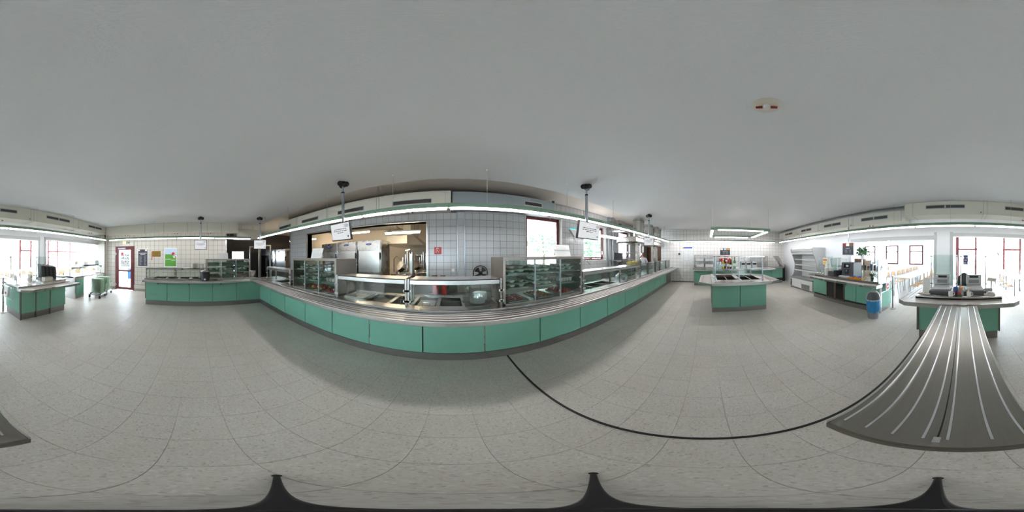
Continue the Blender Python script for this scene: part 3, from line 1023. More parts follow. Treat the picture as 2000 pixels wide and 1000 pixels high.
def p_cup():
    t = thing('dessert_cup', 'x', 'cup')
    M().lathe((0, 0, 0), [(.024, 0), (.034, .075), (0, .075)], 10).o('cup_body', 'pink_cream', t, smooth=True)
    M().ball((0, 0, .075), (.034, .034, .03), 10, 4, 0).o('dome_lid', 'clear_plastic', t)
    return t


def p_one(name, cat, fn, material, smooth=True):
    m = fn(M())
    return m.o(name, material, None, smooth=smooth, label='x', cat=cat)


protos = {}


def put(kind, loc, rz, label, grp):
    if kind not in protos:
        o = {'tray': p_tray, 'bowl': p_bowl, 'cup': p_cup,
             'tart': lambda: p_one('berry_tart', 'tart', lambda m: m.lathe((0, 0, 0), [(.05, 0), (.058, .02), (.05, .024), (0, .03)], 14), 'jelly'),
             'slice': lambda: p_one('berry_slice', 'cake', lambda m: m.box(-.03, .03, -.03, .03, 0, .03).ball((0, 0, .03), (.03, .03, .022), 8, 4, 0), 'berry'),
             'pastry': lambda: p_one('glazed_pastry', 'pastry', lambda m: m.ball((0, 0, .012), (.035, .03, .026), 8, 5, -.5), 'pastry'),
             'apple': lambda: p_one('apple', 'apple', lambda m: m.ball((0, 0, .034), (.036, .036, .034), 10, 8).cyl((0, 0, .062), (.004, 0, .078), .003, 5), 'apple'),
             'apple_yellow': lambda: p_one('apple', 'apple', lambda m: m.ball((0, 0, .034), (.036, .036, .034), 10, 8).cyl((0, 0, .062), (.004, 0, .078), .003, 5), 'apple_yellow')}[kind]()
        protos[kind] = o
        place(o, loc, rz)
        o['label'] = label
        o['group'] = grp
        return o
    return dup(protos[kind], loc, rz, label, grp)


random.seed(3)


def bowls_on(x, y, z, where, nx=2, ny=3, two=False):
    put('tray', (x, y, z), 0, 'green tray of bowls %s' % where, 'trays in the display cabinets')
    for i in range(nx):
        for j in range(ny):
            put('bowl', (x - .075 + .15 * i + random.uniform(-.005, .005), y - .145 + .145 * j, z + .009), random.uniform(0, 6), 'white dessert bowl %s' % where, 'bowls ' + where)


levels = ['lowest', 'middle', 'top']
for (x, lv, wh) in ((.95, 2, 'top left in the window cabinet'), (1.4, 2, 'top middle in the window cabinet'), (1.9, 2, 'top right in the window cabinet'),
                    (.95, 1, 'middle shelf left in the window cabinet'), (1.4, 1, 'centre of the window cabinet')):
    bowls_on(x, 2.4, Z2[lv], wh)
    # a second tray of bowls stands on the first
    put('tray', (x + .02, 2.46, Z2[lv] + .056), 0, 'upper green tray %s' % wh, 'trays in the display cabinets')
    for i in range(2):
        for j in range(3):
            put('bowl', (x - .055 + .15 * i, 2.315 + .145 * j, Z2[lv] + .065), 0, 'upper white dessert bowl %s' % wh, 'upper bowls ' + wh)
put('tray', (1.9, 2.42, Z2[1]), 0, 'green tray of pink cups on the middle shelf of the window cabinet', 'trays in the display cabinets')
for i in range(4):
    for j in range(4):
        put('cup', (1.79 + .075 * i, 2.26 + .1 * j, Z2[1] + .009), 0, 'pink dessert cup with clear lid in the window cabinet', 'pink cups in the window cabinet')
put('tray', (.93, 2.37, Z2[0]), .1, 'green tray of red berry tarts at the bottom of the window cabinet', 'trays in the display cabinets')
for i in range(2):
    for j in range(3):
        put('tart', (.855 + .14 * i, 2.24 + .13 * j, Z2[0] + .009), 0, 'round red berry tart at the bottom of the window cabinet', 'red berry tarts')
put('tray', (1.4, 2.4, Z2[0]), .1, 'green tray of brown glazed pastries at the bottom of the window cabinet', 'trays in the display cabinets')
for i in range(4):
    for j in range(5):
        put('pastry', (1.29 + .072 * i, 2.24 + .082 * j, Z2[0] + .009), random.uniform(0, 3), 'brown glazed pastry on the tray in the middle of the window cabinet', 'brown glazed pastries')
put('tray', (1.88, 2.42, Z2[0]), .1, 'green tray of strawberry slices at the bottom of the window cabinet', 'trays in the display cabinets')
for i in range(4):
    for j in range(5):
        put('slice', (1.77 + .072 * i, 2.26 + .082 * j, Z2[0] + .009), random.uniform(0, 3), 'strawberry cake slice on the tray right in the window cabinet', 'strawberry slices')
for (x, lv, wh) in ((-2.88, 2, 'top left in the kitchen cabinet'), (-2.46, 2, 'top middle in the kitchen cabinet'), (-2.03, 2, 'top right in the kitchen cabinet'),
                    (-2.88, 1, 'middle shelf left in the kitchen cabinet'), (-2.46, 1, 'centre of the kitchen cabinet')):
    bowls_on(x, 2.42, Z1[lv], wh)
    put('tray', (x, 2.5, Z1[lv] + .056), 0, 'upper green tray %s' % wh, 'trays in the display cabinets')
    for i in range(2):
        for j in range(2):
            put('bowl', (x - .075 + .15 * i, 2.42 + .145 * j, Z1[lv] + .065), 0, 'upper white dessert bowl %s' % wh, 'upper bowls ' + wh)
put('tray', (-2.03, 2.42, Z1[1]), 0, 'green tray of pink cups on the middle shelf of the kitchen cabinet', 'trays in the display cabinets')
for i in range(4):
    for j in range(4):
        put('cup', (-2.14 + .075 * i, 2.26 + .1 * j, Z1[1] + .009), 0, 'pink dessert cup with clear lid in the kitchen cabinet', 'pink cups in the kitchen cabinet')
put('tray', (-2.88, 2.4, Z1[0]), 0, 'green tray of red tarts at the bottom left of the kitchen cabinet', 'trays in the display cabinets')
for i in range(2):
    for j in range(3):
        put('tart', (-2.955 + .14 * i, 2.27 + .13 * j, Z1[0] + .009), 0, 'round red tart at the bottom left of the kitchen cabinet', 'red tarts in the kitchen cabinet')
put('tray', (-2.46, 2.4, Z1[0]), 0, 'green tray of apples at the bottom of the kitchen cabinet', 'trays in the display cabinets')
for i in range(4):
    for j in range(4):
        yl = (i + j) % 3 == 0
        put('apple_yellow' if yl else 'apple', (-2.57 + .075 * i, 2.27 + .085 * j, Z1[0] + .009), 0, ('yellow' if yl else 'red') + ' apple on the tray in the kitchen cabinet', ('yellow' if yl else 'red') + ' apples in the kitchen cabinet')
put('tray', (-2.04, 2.4, Z1[0]), 0, 'green tray of dark red berry cakes at the bottom right of the kitchen cabinet', 'trays in the display cabinets')
for i in range(4):
    for j in range(5):
        put('slice', (-2.15 + .072 * i, 2.24 + .082 * j, Z1[0] + .009), 0, 'dark red berry slice at the bottom right of the kitchen cabinet', 'berry slices in the kitchen cabinet')


def sign_sheet(label, x, y, z, w, h, lean, rz=0.0):
    t = thing('menu_sheet', label, 'sign', (x, y, z))
    n = M().box(-w / 2, w / 2, -.004, .004, 0, h).xf(Matrix.Translation((x, y, z)) @ Matrix.Rotation(rz, 4, 'Z') @ Matrix.Rotation(lean, 4, 'X'))
    n.o('sheet', 'paper', t)
    n = M().box(-w / 2, w / 2, .06, .064, 0, h * .5).xf(Matrix.Translation((x, y, z)) @ Matrix.Rotation(rz, 4, 'Z') @ Matrix.Rotation(-lean, 4, 'X'))
    n.o('stand', 'paper', t)
    tx = M()
    for k in range(9):
        tx.box(-w * .36, w * (.1 + .25 * random.random()), -.0052, -.004, h * (.84 - .08 * k), h * (.855 - .08 * k))
    tx.xf(Matrix.Translation((x, y, z)) @ Matrix.Rotation(rz, 4, 'Z') @ Matrix.Rotation(lean, 4, 'X')).o('printed_lines', 'grey_light', t)


sign_sheet('white paper sign leaning on top of the kitchen cabinet', -2.65, 2.42, 1.565, .34, .23, -.3)
sign_sheet('white paper sign leaning on top of the window cabinet', 2.05, 2.5, 1.58, .4, .24, -.3)

# contents of the wells and the plate dispenser
t = thing('steel_pan', 'shallow steel pan of tongs on the counter beside the kitchen cabinet', 'pan', (-1.5, 2.42, .9))
M().box(-1.7, -1.32, 2.2, 2.64, .9, .905).box(-1.7, -1.69, 2.2, 2.64, .905, .93).box(-1.33, -1.32, 2.2, 2.64, .905, .93).box(-1.69, -1.33, 2.2, 2.21, .905, .93).box(-1.69, -1.33, 2.63, 2.64, .905, .93).o('pan_body', 'steel_light', t)
for k in range(3):
    M().tube([(-1.62 + .1 * k, 2.28, .94), (-1.6 + .1 * k, 2.44, .955), (-1.63 + .1 * k, 2.58, .94)], .006, 6).o('tongs', 'chrome', t)
t = thing('oval_dish', 'oval steel dish resting in the well behind the guard post', 'dish', (-.37, 2.4, .88))
M().box(-.5, -.24, 2.24, 2.6, .86, .875).o('dish_plate', 'steel_light', t, bevel=.02)
M().tube([(-.43, 2.36, .875), (-.42, 2.36, .9), (-.32, 2.36, .9), (-.31, 2.36, .875)], .006).o('dish_handle', 'chrome', t)
M().box(.18, .62, 2.14, 2.7, .902, .908).o('dark_mat', 'steel_dark', None, label='dark steel dispenser plate under the covered plates', cat='plate')
random.seed(5)
pl0 = None
for (cx, cy, n, lb) in ((.37, 2.32, 8, 'front'), (.44, 2.5, 8, 'rear')):
    for k in range(n):
        loc = (cx, cy, .909 + .014 * k)
        lab = 'pale green plate under the clear dome, %s stack' % lb
        if pl0 is None:
            pl0 = M().lathe((0, 0, 0), [(.05, 0), (.07, .004), (.11, .013), (.108, .016), (.068, .008), (0, .006)], 18).o('dinner_plate', 'bowl_white', None, smooth=True, label=lab, cat='plate', group='plates under the dome')
            pl0.location = loc
        else:
            p = pl0.copy()
            C.objects.link(p)
            p.location = loc
            p['label'] = lab
M().lathe((.4, 2.4, .909), [(.2, 0), (.2, .2), (.18, .24), (0, .25)], 20).o('plate_dome', 'clear_plastic', None, smooth=True, label='large clear dome over the stacked plates', cat='dome')
# covered dish and pans in the right guards
M().lathe((4.1, 2.4, .9), [(.0, 0), (.18, 0), (.2, .05), (.18, .13), (.1, .18), (.02, .2), (.02, .22), (0, .22)], 20).o('covered_dish', 'glass_frost', None, smooth=True, label='round covered glass dish behind the guard below the yellow box', cat='dish')
t = thing('yellow_box', 'clear box of yellow packets on the right guard shelf', 'box', (4.68, 2.3, 1.29))
M().box(4.42, 4.95, 2.2, 2.42, 1.291, 1.3).box(4.42, 4.425, 2.2, 2.42, 1.3, 1.42).box(4.945, 4.95, 2.2, 2.42, 1.3, 1.42).box(4.42, 4.95, 2.2, 2.205, 1.3, 1.42).box(4.42, 4.95, 2.415, 2.42, 1.3, 1.42).o('box_body', 'clear_plastic', t)
for i in range(6):
    M().box(4.44 + .083 * i, 4.51 + .083 * i, 2.21, 2.41, 1.3, 1.38 + .015 * (i % 3)).o('packet', 'yellow', t, bevel=.01)
t = thing('steel_unit', 'steel drawer unit on the counter behind the right guards', 'unit', (4.9, 2.62, .9))
M().box(4.7, 5.2, 2.5, 2.8, .9, 1.24).o('unit_body', 'steel_dark', t)
for z in (.95, 1.06, 1.16):
    M().box(4.72, 5.18, 2.49, 2.5, z, z + .07).o('drawer', 'steel', t)

# ------------------------------------------------------------------ things on the front wall
hs = thing('fire_hose_sign', 'red square sign with white hose symbol on the front tiles', 'sign', (-.37, YF - .01, 1.75))
M().box(-.47, -.27, YF - .016, YF - .008, 1.65, 1.85).o('plate', 'red_sign', hs)
m = M()
m.tube([(-.42, YF - .018, 1.69), (-.42, YF - .018, 1.79), (-.4, YF - .018, 1.815), (-.36, YF - .018, 1.815), (-.33, YF - .018, 1.79), (-.33, YF - .018, 1.75), (-.36, YF - .018, 1.73), (-.39, YF - .018, 1.75), (-.38, YF - .018, 1.78), (-.36, YF - .018, 1.77)], .007, 6)
m.tube([(-.36, YF - .018, 1.73), (-.36, YF - .018, 1.7), (-.33, YF - .018, 1.68)], .007, 6)
m.o('hose_symbol', 'white', hs)
t = thing('wall_socket', 'small beige wall socket left of the tiled column', 'socket', (.05, YF - .01, 1.21))
M().box(.0, .09, YF - .03, YF - .008, 1.165, 1.255).o('plate', 'beige_plastic', t, bevel=.006)
M().cyl((.045, YF - .031, 1.21), (.045, YF - .029, 1.21), .028, 14).o('socket_ring', 'white', t)
f = thing('desk_fan', 'black desk fan behind the serving shelf, its grille in front of tiles', 'fan', (.72, 4.05, .62))
fy = 4.0
M().tube([(.72 + .18 * cos(a), fy, 1.17 + .18 * sin(a)) for a in [i * pi / 12 for i in range(24)]], .013, 6, True).o('grille_ring', 'black', f)
m = M()
for k in range(20):
    a = k * pi / 10
    m.tube([(.72, fy - .05, 1.17), (.72 + .1 * cos(a), fy - .045, 1.17 + .1 * sin(a)), (.72 + .18 * cos(a), fy, 1.17 + .18 * sin(a))], .0025, 4)
m.o('grille_wires', 'black', f)
for k in range(4):
    a = k * pi / 2 + .5
    pts = [(.72 + .03 * cos(a), fy - .01, 1.17 + .03 * sin(a))]
    for q in range(6):
        b = a - .15 + .2 * q
        pts.append((.72 + .155 * cos(b), fy - .02 + .008 * q, 1.17 + .155 * sin(b)))
    M().add(pts, [tuple(range(7))]).o('blade', 'black', f)
M().cyl((.72, fy - .05, 1.17), (.72, fy + .1, 1.17), .045, 14).o('motor', 'black', f, smooth=True)
M().cyl((.72, fy + .05, .64), (.72, fy + .05, 1.15), .016, 10).o('stem', 'black', f)
M().lathe((.72, fy + .05, .62), [(.14, 0), (.13, .02), (.02, .04)], 16).o('base', 'black', f)
M().box(-.6, 1.5, 3.75, 4.48, .56, .6).o('rear_ledge', 'steel', None, label='low steel ledge along the front wall behind the counter', cat='ledge')
for (x, l) in ((-.42, 'red fire extinguisher nearer the kitchen pass'), (-.2, 'red fire extinguisher nearer the tiled column')):
    e = thing('fire_extinguisher', l, 'extinguisher', (x, 4.25, .6), 'extinguishers behind the counter')
    M().lathe((x, 4.25, .6), [(.07, 0), (.08, .03), (.08, .34), (.05, .4), (.025, .42)], 16).o('cylinder', 'red', e, smooth=True)
    M().lathe((x, 4.25, .6), [(.03, .42), (.03, .48), (0, .49)], 10).box(x - .09, x + .05, 4.235, 4.265, 1.07, 1.09).o('valve', 'black', e)
    M().tube([(x + .04, 4.25, 1.05), (x + .13, 4.25, 1.0), (x + .14, 4.2, .85), (x + .1, 4.18, .75)], .012).o('hose', 'black', e)
fl = thing('fly_light', 'white wedge wall lamp with cyan glow between the two windows', 'lamp', (4.1, YF - .06, 2.4))
M().prism([(3.95, 2.56), (4.3, 2.56), (4.16, 2.3)], 'y', YF - .09, YF - .01).o('shade', 'white', fl)
M().box(3.97, 4.28, YF - .08, YF - .02, 2.56, 2.59).o('glow_tube', 'cyan_light', fl)
M().tube([(4.16, YF - .05, 2.3), (4.3, YF - .012, 2.1)], .006).o('cable', 'grey_dark', fl)
t = thing('wall_tap', 'small chrome tap on the tiles below the second window', 'tap', (4.75, 4.4, 1.3))
M().tube([(4.75, 4.49, 1.38), (4.75, 4.35, 1.38), (4.9, 4.28, 1.22)], .012).o('spout', 'chrome', t)
M().cyl((4.72, 4.4, 1.38), (4.72, 4.4, 1.43), .02, 8).o('knob', 'chrome', t)
M().cyl((4.84, 4.4, 1.38), (4.84, 4.4, 1.43), .02, 8).o('knob', 'chrome', t)
# shelf with slicer below the third window
t = thing('wall_shelf', 'steel wall shelf with hooks under the third window', 'shelf', (7.5, 4.25, 1.34))
M().box(6.45, 8.55, 3.98, 4.48, 1.33, 1.36).o('board', 'steel', t)
M().box(6.45, 8.55, 3.98, 4.0, 1.27, 1.33).o('edge', 'steel', t)
for x in (6.6, 7.4, 8.3):
    M().prism([(4.49, 1.1), (4.49, 1.33), (4.1, 1.33)], 'x', x, x + .02).o('bracket', 'steel_dark', t)
t = thing('toaster_frame', 'steel conveyor toaster on the wall shelf in front of the third window', 'toaster', (7.35, 4.2, 1.36))
M().box(6.85, 7.1, 4.05, 4.4, 1.36, 1.72).o('motor_box', 'grey_dark', t)
M().box(7.1, 7.9, 4.05, 4.4, 1.36, 1.44).o('base', 'steel', t)
M().box(7.1, 7.9, 4.05, 4.4, 1.68, 1.72).o('top_plate', 'steel', t)
for x in (7.12, 7.5, 7.86):
    M().cyl((x, 4.08, 1.44), (x, 4.08, 1.68), .012, 6).o('rod', 'steel', t)

# ------------------------------------------------------------------ extractor hood at the far end
hd = thing('extractor_hood', 'long steel extractor hood with rounded skirt over the far cooking line', 'hood', (7.4, 2.95, 2.07))
m = M()
m.hexa([(5.5, 2.5, 2.07), (9.3, 2.5, 2.07), (9.3, 3.45, 2.07), (5.5, 3.45, 2.07)], [(5.5, 2.55, 2.32), (9.3, 2.55, 2.32), (9.3, 3.4, 2.32), (5.5, 3.4, 2.32)])
m.o('skirt', 'steel', hd, bevel=.05)
for (x, y, r) in ((5.95, 2.72, .17), (6.3, 2.74, .16), (7.5, 2.9, .3), (8.15, 2.72, .2), (8.75, 2.75, .2)):
    M().cyl((x, y, 2.3), (x, y, ZC), r, 20).o('exhaust_pipe', 'steel', hd, smooth=True)
    M().cyl((x, y, 2.98), (x, y, 3.0), r + .01, 20).o('pipe_ring', 'steel_dark', hd)
M().box(5.3, 5.75, 3.2, 3.7, 2.55, 2.95).o('junction_box', 'steel', hd)
M().box(4.7, 6.0, 3.55, 3.7, 2.28, 2.34).o('hood_lamp', 'tube_light', hd)
for x in (6.25, 6.45, 8.2, 8.6, 9.0):
    M().box(x, x + .09, 2.86, 2.95, 0, 2.07).o('leg', 'steel', hd)
# cooking line under the hood
ck = thing('cooking_line', 'low steel cooking block under the extractor hood', 'cooker', (7.3, 3.2, 0))
M().box(5.6, 9.2, 2.98, 3.25, 0, .9).o('block', 'steel', ck)
for x in (5.9, 6.7, 7.5):
    M().box(x, x + .5, 3.0, 3.22, .9, .94).o('hob', 'black', ck)
# ================================================================== KITCHEN BEHIND THE PASS
def tall_fridge(label, x0, x1, y, h, wavy=False):
    t = thing('tall_fridge', label, 'fridge', ((x0 + x1) / 2, y + .4, 0), 'tall steel fridges in the kitchen')
    M().box(x0, x1, y + .04, y + .85, .1, h - .05).o('body', 'steel', t, bevel=.01)
    M().box(x0 + .02, x1 - .05, y, y + .04, .14, h - .42).o('door', 'steel_light', t, bevel=.008)
    top = [(x0, h - .4), (x1 - .03, h - .4)] + [(x1 - .03 - (x1 - .03 - x0) * k / 12, h - .1 + (.05 * math.sin(k / 12 * pi) ** 2 if wavy else .03)) for k in range(13)]
    pn = M().prism(top, 'y', y - .01, y + .04).o('control_panel', 'steel', t)
    xm = (x0 + x1) / 2
    M().cyl((0, 0, 0), (0, -.008, 0), 1, 24).xf(Matrix.Translation((xm, y - .01, h - .19)) @ Matrix.Diagonal((.12, 1, .035, 1))).o('blue_badge', 'blue', pn)
    M().box(xm - .06, xm + .06, y - .022, y - .018, h - .2, h - .18).o('badge_mark', 'grey_light', pn)
    for dx in (-.28, .28):
        M().cyl((xm + dx, y - .02, h - .34), (xm + dx, y - .01, h - .34), .012, 8).o('screw', 'chrome', pn)
    M().box(x1 - .05, x1 - .01, y - .04, y + .02, h - .75, h - .5).o('handle', 'black', t, bevel=.01)
    M().box(x0 + .05, x1 - .05, y + .1, y + .8, 0, .1).o('base', 'black', t)


tall_fridge('tall steel kitchen fridge half hidden behind the kitchen cabinet sign', -5.28, -4.42, 5.2, 2.22)
tall_fridge('tall steel kitchen fridge in the middle of the three', -4.38, -3.42, 5.2, 2.24)
tall_fridge('tall steel kitchen fridge with wavy top panel, nearest the kettles', -3.36, -2.4, 5.2, 2.24, True)
tall_fridge('wide steel fridge in the back room beside the black cabinet', -9.65, -8.0, 4.95, 2.12)
t = thing('black_cabinet', 'tall black cabinet with glass door in the dark back room', 'cabinet', (-10.5, 5.3, 0))
M().box(-11.6, -9.72, 5.0, 5.7, .0, 2.12).o('body', 'black', t)
M().box(-11.5, -10.7, 4.97, 5.0, .2, 1.7).o('glass_door', 'black_gloss', t)
M().box(-10.65, -9.8, 4.97, 5.0, .2, 1.7).o('glass_door', 'black_gloss', t)
M().cyl((-10.68, 4.94, .6), (-10.68, 4.94, 1.5), .015, 8).o('handle', 'alu', t)
# posts / door frames in the dark back room
for (x, y, l) in ((-11.2, 3.9, 'pale steel door frame in the dark back room near the bright window'), (-9.6, 3.95, 'pale steel door frame beside the black cabinet')):
    t = thing('door_frame', l, 'frame', (x, y, 0))
    M().box(x - .04, x + .04, y - .04, y + .04, 0, 2.3).o('post', 'grey_light', t)
    M().box(x - .04, x + .04, y + .76, y + .84, 0, 2.3).o('post', 'grey_light', t)
    M().box(x - .04, x + .04, y - .04, y + .84, 2.3, 2.38).o('lintel', 'grey_light', t)
t = thing('kitchen_rack', 'wire rack with shelves of orange tins behind the steel fridge', 'rack', (-7.35, 5.4, 0))
for x in (-7.75, -6.95):
    for y in (5.1, 5.6):
        M().cyl((x, y, 0), (x, y, 2.0), .015, 8).o('upright', 'steel', t)
for z in (.5, .9, 1.3, 1.7, 1.98):
    M().box(-7.77, -6.93, 5.08, 5.62, z, z + .02).o('rack_shelf', 'steel_dark', t)
for i, z in enumerate((.92, 1.32, 1.72)):
    for k in range(4):
        M().lathe((-7.6 + .18 * k, 5.25, z), [(.07, 0), (.07, .15), (0, .15)], 12).o('food_tin', ['cardboard', 'orange', 'red'][i], None, smooth=True, label='%s tin on the kitchen rack, %s shelf' % (['brown', 'orange', 'red'][i], ['lower', 'middle', 'upper'][i]), cat='tin', group='tins on the kitchen rack')


def kettle(label, x, y, open_=True):
    t = thing('tilting_kettle', label, 'kettle', (x, y, 0), 'tilting kettles in the kitchen')
    M().box(x - .4, x + .4, y, y + .7, .1, .92).o('housing', 'steel', t, bevel=.02)
    M().box(x - .36, x + .36, y + .05, y + .65, 0, .1).o('base', 'black', t)
    M().lathe((x, y + .35, .92), [(.33, 0), (.35, .05), (.34, .07), (.3, .07), (.28, 0)], 24).o('rim', 'chrome', t, smooth=True)
    M().cyl((x - .12, y + .62, 1.16), (x - .2, y + .52, 1.24), .26, 24, .22).o('lid', 'steel', t, smooth=True)
    M().box(x + .28, x + .4, y + .2, y + .6, .92, 1.75).o('column', 'steel_light', t, bevel=.01)
    for k in range(4):
        M().cyl((x - .05 + .09 * k, y + .45 + .05 * (k % 2), .95), (x - .05 + .09 * k, y + .45 + .05 * (k % 2), 1.55 + .12 * (k % 3)), .022, 10).o('riser_pipe', 'chrome', t, smooth=True)
    M().tube([(x + .34, y + .2, 1.7), (x + .34, y + .0, 1.85), (x + .2, y - .05, 1.8)], .025).o('tap', 'chrome', t)
    M().tube([(x - .3, y + .1, 1.0), (x - .3, y + .1, 1.5), (x - .18, y + .1, 1.62), (x - .05, y + .05, 1.5)], .02).o('swivel_tap', 'chrome', t, smooth=True)
    M().box(x - .36, x + .1, y - .03, y + .0, .6, .88).o('control_face', 'steel_light', t, bevel=.01)
    M().tube([(x - .35, y - .02, .55), (x - .35, y - .14, .6), (x + .0, y - .16, .85), (x + .05, y - .14, .95), (x + .05, y, .95)], .018).o('tilt_bar', 'chrome', t, smooth=True)
    M().cyl((x - .1, y - .02, .78), (x - .1, y, .78), .05, 14).o('dial', 'black', t)


kettle('tilting steel kettle nearest the tall fridges', -1.85, 5.75)
kettle('tilting steel kettle with open lid further back in the kitchen', -1.4, 6.9)
t = thing('pass_table', 'pale work table seen below the pass beside the kettles', 'table', (-1.1, 5.3, 0))
M().box(-1.35, -.4, 4.85, 5.7, .84, .88).o('top', 'white', t)
for x in (-1.3, -.45):
    for y in (4.9, 5.65):
        M().box(x - .02, x + .02, y - .02, y + .02, 0, .84).o('leg', 'steel', t)
hk = thing('kitchen_hood', 'steel kitchen hood hanging over the kettles', 'hood', (-1.9, 7, 2.05))
M().box(-2.62, -1.75, 6.28, 6.32, 2.12, 2.45).o('front_lamp_panel', 'cream', hk)
M().hexa([(-2.7, 6.3, 2.05), (-1.1, 6.3, 2.05), (-1.1, 8.6, 2.05), (-2.7, 8.6, 2.05)], [(-2.6, 6.6, 2.5), (-1.6, 6.6, 2.5), (-1.6, 8.5, 2.5), (-2.6, 8.5, 2.5)]).o('skirt', 'steel_light', hk)
M().box(-2.0, -1.7, 6.7, 8.4, 2.5, ZU).o('shaft', 'duct_white', hk)
for (x, y, l, L, z) in ((-2.15, 5.0, 'warm fluorescent tube just inside the kitchen pass', 1.2, 2.36), (-5.0, 6.6, 'warm fluorescent tube deep in the kitchen behind the fridges', 1.4, 2.75), (-9.0, 5.9, 'warm fluorescent tube over the wide back room fridge', 1.5, 2.62), (-9.6, 7.4, 'warm fluorescent tube at the back of the kitchen', 1.5, 2.8)):
    k = thing('kitchen_light', l, 'lamp', (x + L / 2, y, z), 'kitchen tube lights')
    M().box(x, x + L, y - .05, y + .05, z + .03, z + .08).o('housing', 'beige_plastic', k)
    M().cyl((x + .03, y, z), (x + L - .03, y, z), .03, 10).o('tube', 'tube_warm', k)
    for xx in (x + .2, x + L - .2):
        M().cyl((xx, y, z + .08), (xx, y, ZU), .006, 6).o('hanger', 'grey', k)
d7 = duct('ventilation_duct', 'cream duct crossing the kitchen ceiling behind the pass', M().box(-5.5, -2.2, 5.9, 6.4, 2.75, 3.1).box(-2.75, -2.62, 6.4, 8.6, 2.75, 3.1).box(-5.0, -4.98, 6.1, 6.12, 3.1, ZU).box(-2.6, -2.58, 6.1, 6.12, 3.1, ZU), 'duct_white')
vent_y(d7, -5.2, -4.3, 2.85, 2.98, 5.9, -1)
t = thing('pot_shelf', 'far steel shelving with pots at the back of the kitchen', 'shelf', (-1.7, 8.8, 0))
for z in (.9, 1.15, 1.4, 1.65):
    M().box(-2.4, -.6, 8.6, 9.1, z, z + .02).o('rack_shelf', 'steel', t)
for x in (-2.38, -1.5, -.62):
    M().box(x - .02, x + .02, 8.6, 8.64, 0, 1.7).o('upright', 'steel', t)
for k, (x, z) in enumerate(((-2.2, .92), (-1.9, .92), (-1.2, .92), (-2.1, 1.17), (-1.3, 1.17), (-.9, 1.42), (-1.7, 1.42))):
    M().lathe((x, 8.85, z), [(.1, 0), (.11, .14), (.1, .14), (.09, .01), (0, .01)], 14).o('cooking_pot', 'steel_dark', None, smooth=True, label='steel pot on the far kitchen shelving', cat='pot', group='pots on the far shelving')

# ------------------------------------------------------------------ person at the far end, seen from behind
px, py = 8.75, 3.62
pr = thing('person', 'person in a white shirt with short reddish-brown hair standing behind the far counter', 'person', (px, py, 0))


def skin_mesh(name, verts, edges, radii, parent, root=0, sub=2):
    me = bpy.data.meshes.new(name)
    me.from_pydata([tuple(Vector(v)) for v in verts], edges, [])
    ob = bpy.data.objects.new(name, me)
    C.objects.link(ob)
    ob.parent = parent
    sk = ob.modifiers.new('skin', 'SKIN')
    sk.use_smooth_shade = True
    for i, r in enumerate(radii):
        d = me.skin_vertices[0].data[i]
        d.radius = r if isinstance(r, tuple) else (r, r)
        d.use_root = (i == root)
    sb = ob.modifiers.new('sub', 'SUBSURF')
    sb.levels = sb.render_levels = sub
    return ob


bv = [(0, 0, .98), (0, 0, 1.12), (0, .01, 1.28), (0, 0, 1.40), (0, -.0, 1.47), (0, .01, 1.54), (0, .015, 1.63)]
br = [(.15, .11), (.13, .10), (.15, .11), (.13, .09), .05, (.062, .075), (.06, .075)]
be = [(0, 1), (1, 2), (2, 3), (3, 4), (4, 5), (5, 6)]
for s in (-1, 1):
    n = len(bv)
    bv += [(s * .17, 0, 1.40), (s * .24, .02, 1.14), (s * .21, .17, .98), (s * .19, .24, .95)]
    br += [.052, .042, .034, .026]
    be += [(3, n), (n, n + 1), (n + 1, n + 2), (n + 2, n + 3)]
    base = n + 3
    for q, (dx, L) in enumerate(((-.03, .07), (-.01, .085), (.01, .08), (.03, .06))):
        k = len(bv)
        bv += [(s * .19 + dx, .29, .945), (s * .19 + dx, .29 + L, .925)]
        br += [.011, .008]
        be += [(base, k), (k, k + 1)]
    k = len(bv)
    bv += [(s * .15, .26, .95), (s * .12, .3, .945)]
    br += [.012, .009]
    be += [(base, k), (k, k + 1)]
    n = len(bv)
    bv += [(s * .095, 0, .88), (s * .1, .01, .5), (s * .1, -.01, .09), (s * .1, .13, .04)]
    br += [.085, .058, .042, (.045, .03)]
    be += [(0, n), (n, n + 1), (n + 1, n + 2), (n + 2, n + 3)]
body = skin_mesh('body', bv, be, br, pr)
m = bpy.data.materials.new('person_cloth')
m.use_nodes = True
t_ = m.node_tree
tc = t_.nodes.new('ShaderNodeTexCoord')
sx = t_.nodes.new('ShaderNodeSeparateXYZ')
t_.links.new(tc.outputs['Object'], sx.inputs[0])
rp = t_.nodes.new('ShaderNodeValToRGB')
rp.color_ramp.interpolation = 'CONSTANT'
els = rp.color_ramp.elements
while len(els) < 4: els.new(.5)
mr = t_.nodes.new('ShaderNodeMapRange')
mr.inputs['From Max'].default_value = 2.0
t_.links.new(sx.outputs['Z'], mr.inputs['Value'])
t_.links.new(mr.outputs[0], rp.inputs['Fac'])
for e, (p, c) in zip(els, ((0, rgb(40, 40, 44)), (.05, rgb(60, 64, 80)), (.5, rgb(236, 236, 238)), (.73, rgb(214, 160, 134)))):
    e.position = p
    e.color = c
t_.links.new(rp.outputs['Color'], t_.nodes['Principled BSDF'].inputs['Base Color'])
t_.nodes['Principled BSDF'].inputs['Roughness'].default_value = .7
body.data.materials.append(m)
hr = M().ball((px, py - .0, 1.63), (.09, .105, .115), 16, 10, -.75).ball((px, py - .05, 1.58), (.075, .06, .09), 12, 8)
hr.o('hair', 'hair', pr, smooth=True)
for s in (-1, 1):
    M().ball((px + s * .078, py + .01, 1.585), (.012, .022, .03), 8, 6).o('ear', 'skin', pr, smooth=True)
    M().ball((px + s * .03, py + .085, 1.6), (.012, .006, .008), 8, 6).o('eye', 'white', pr)
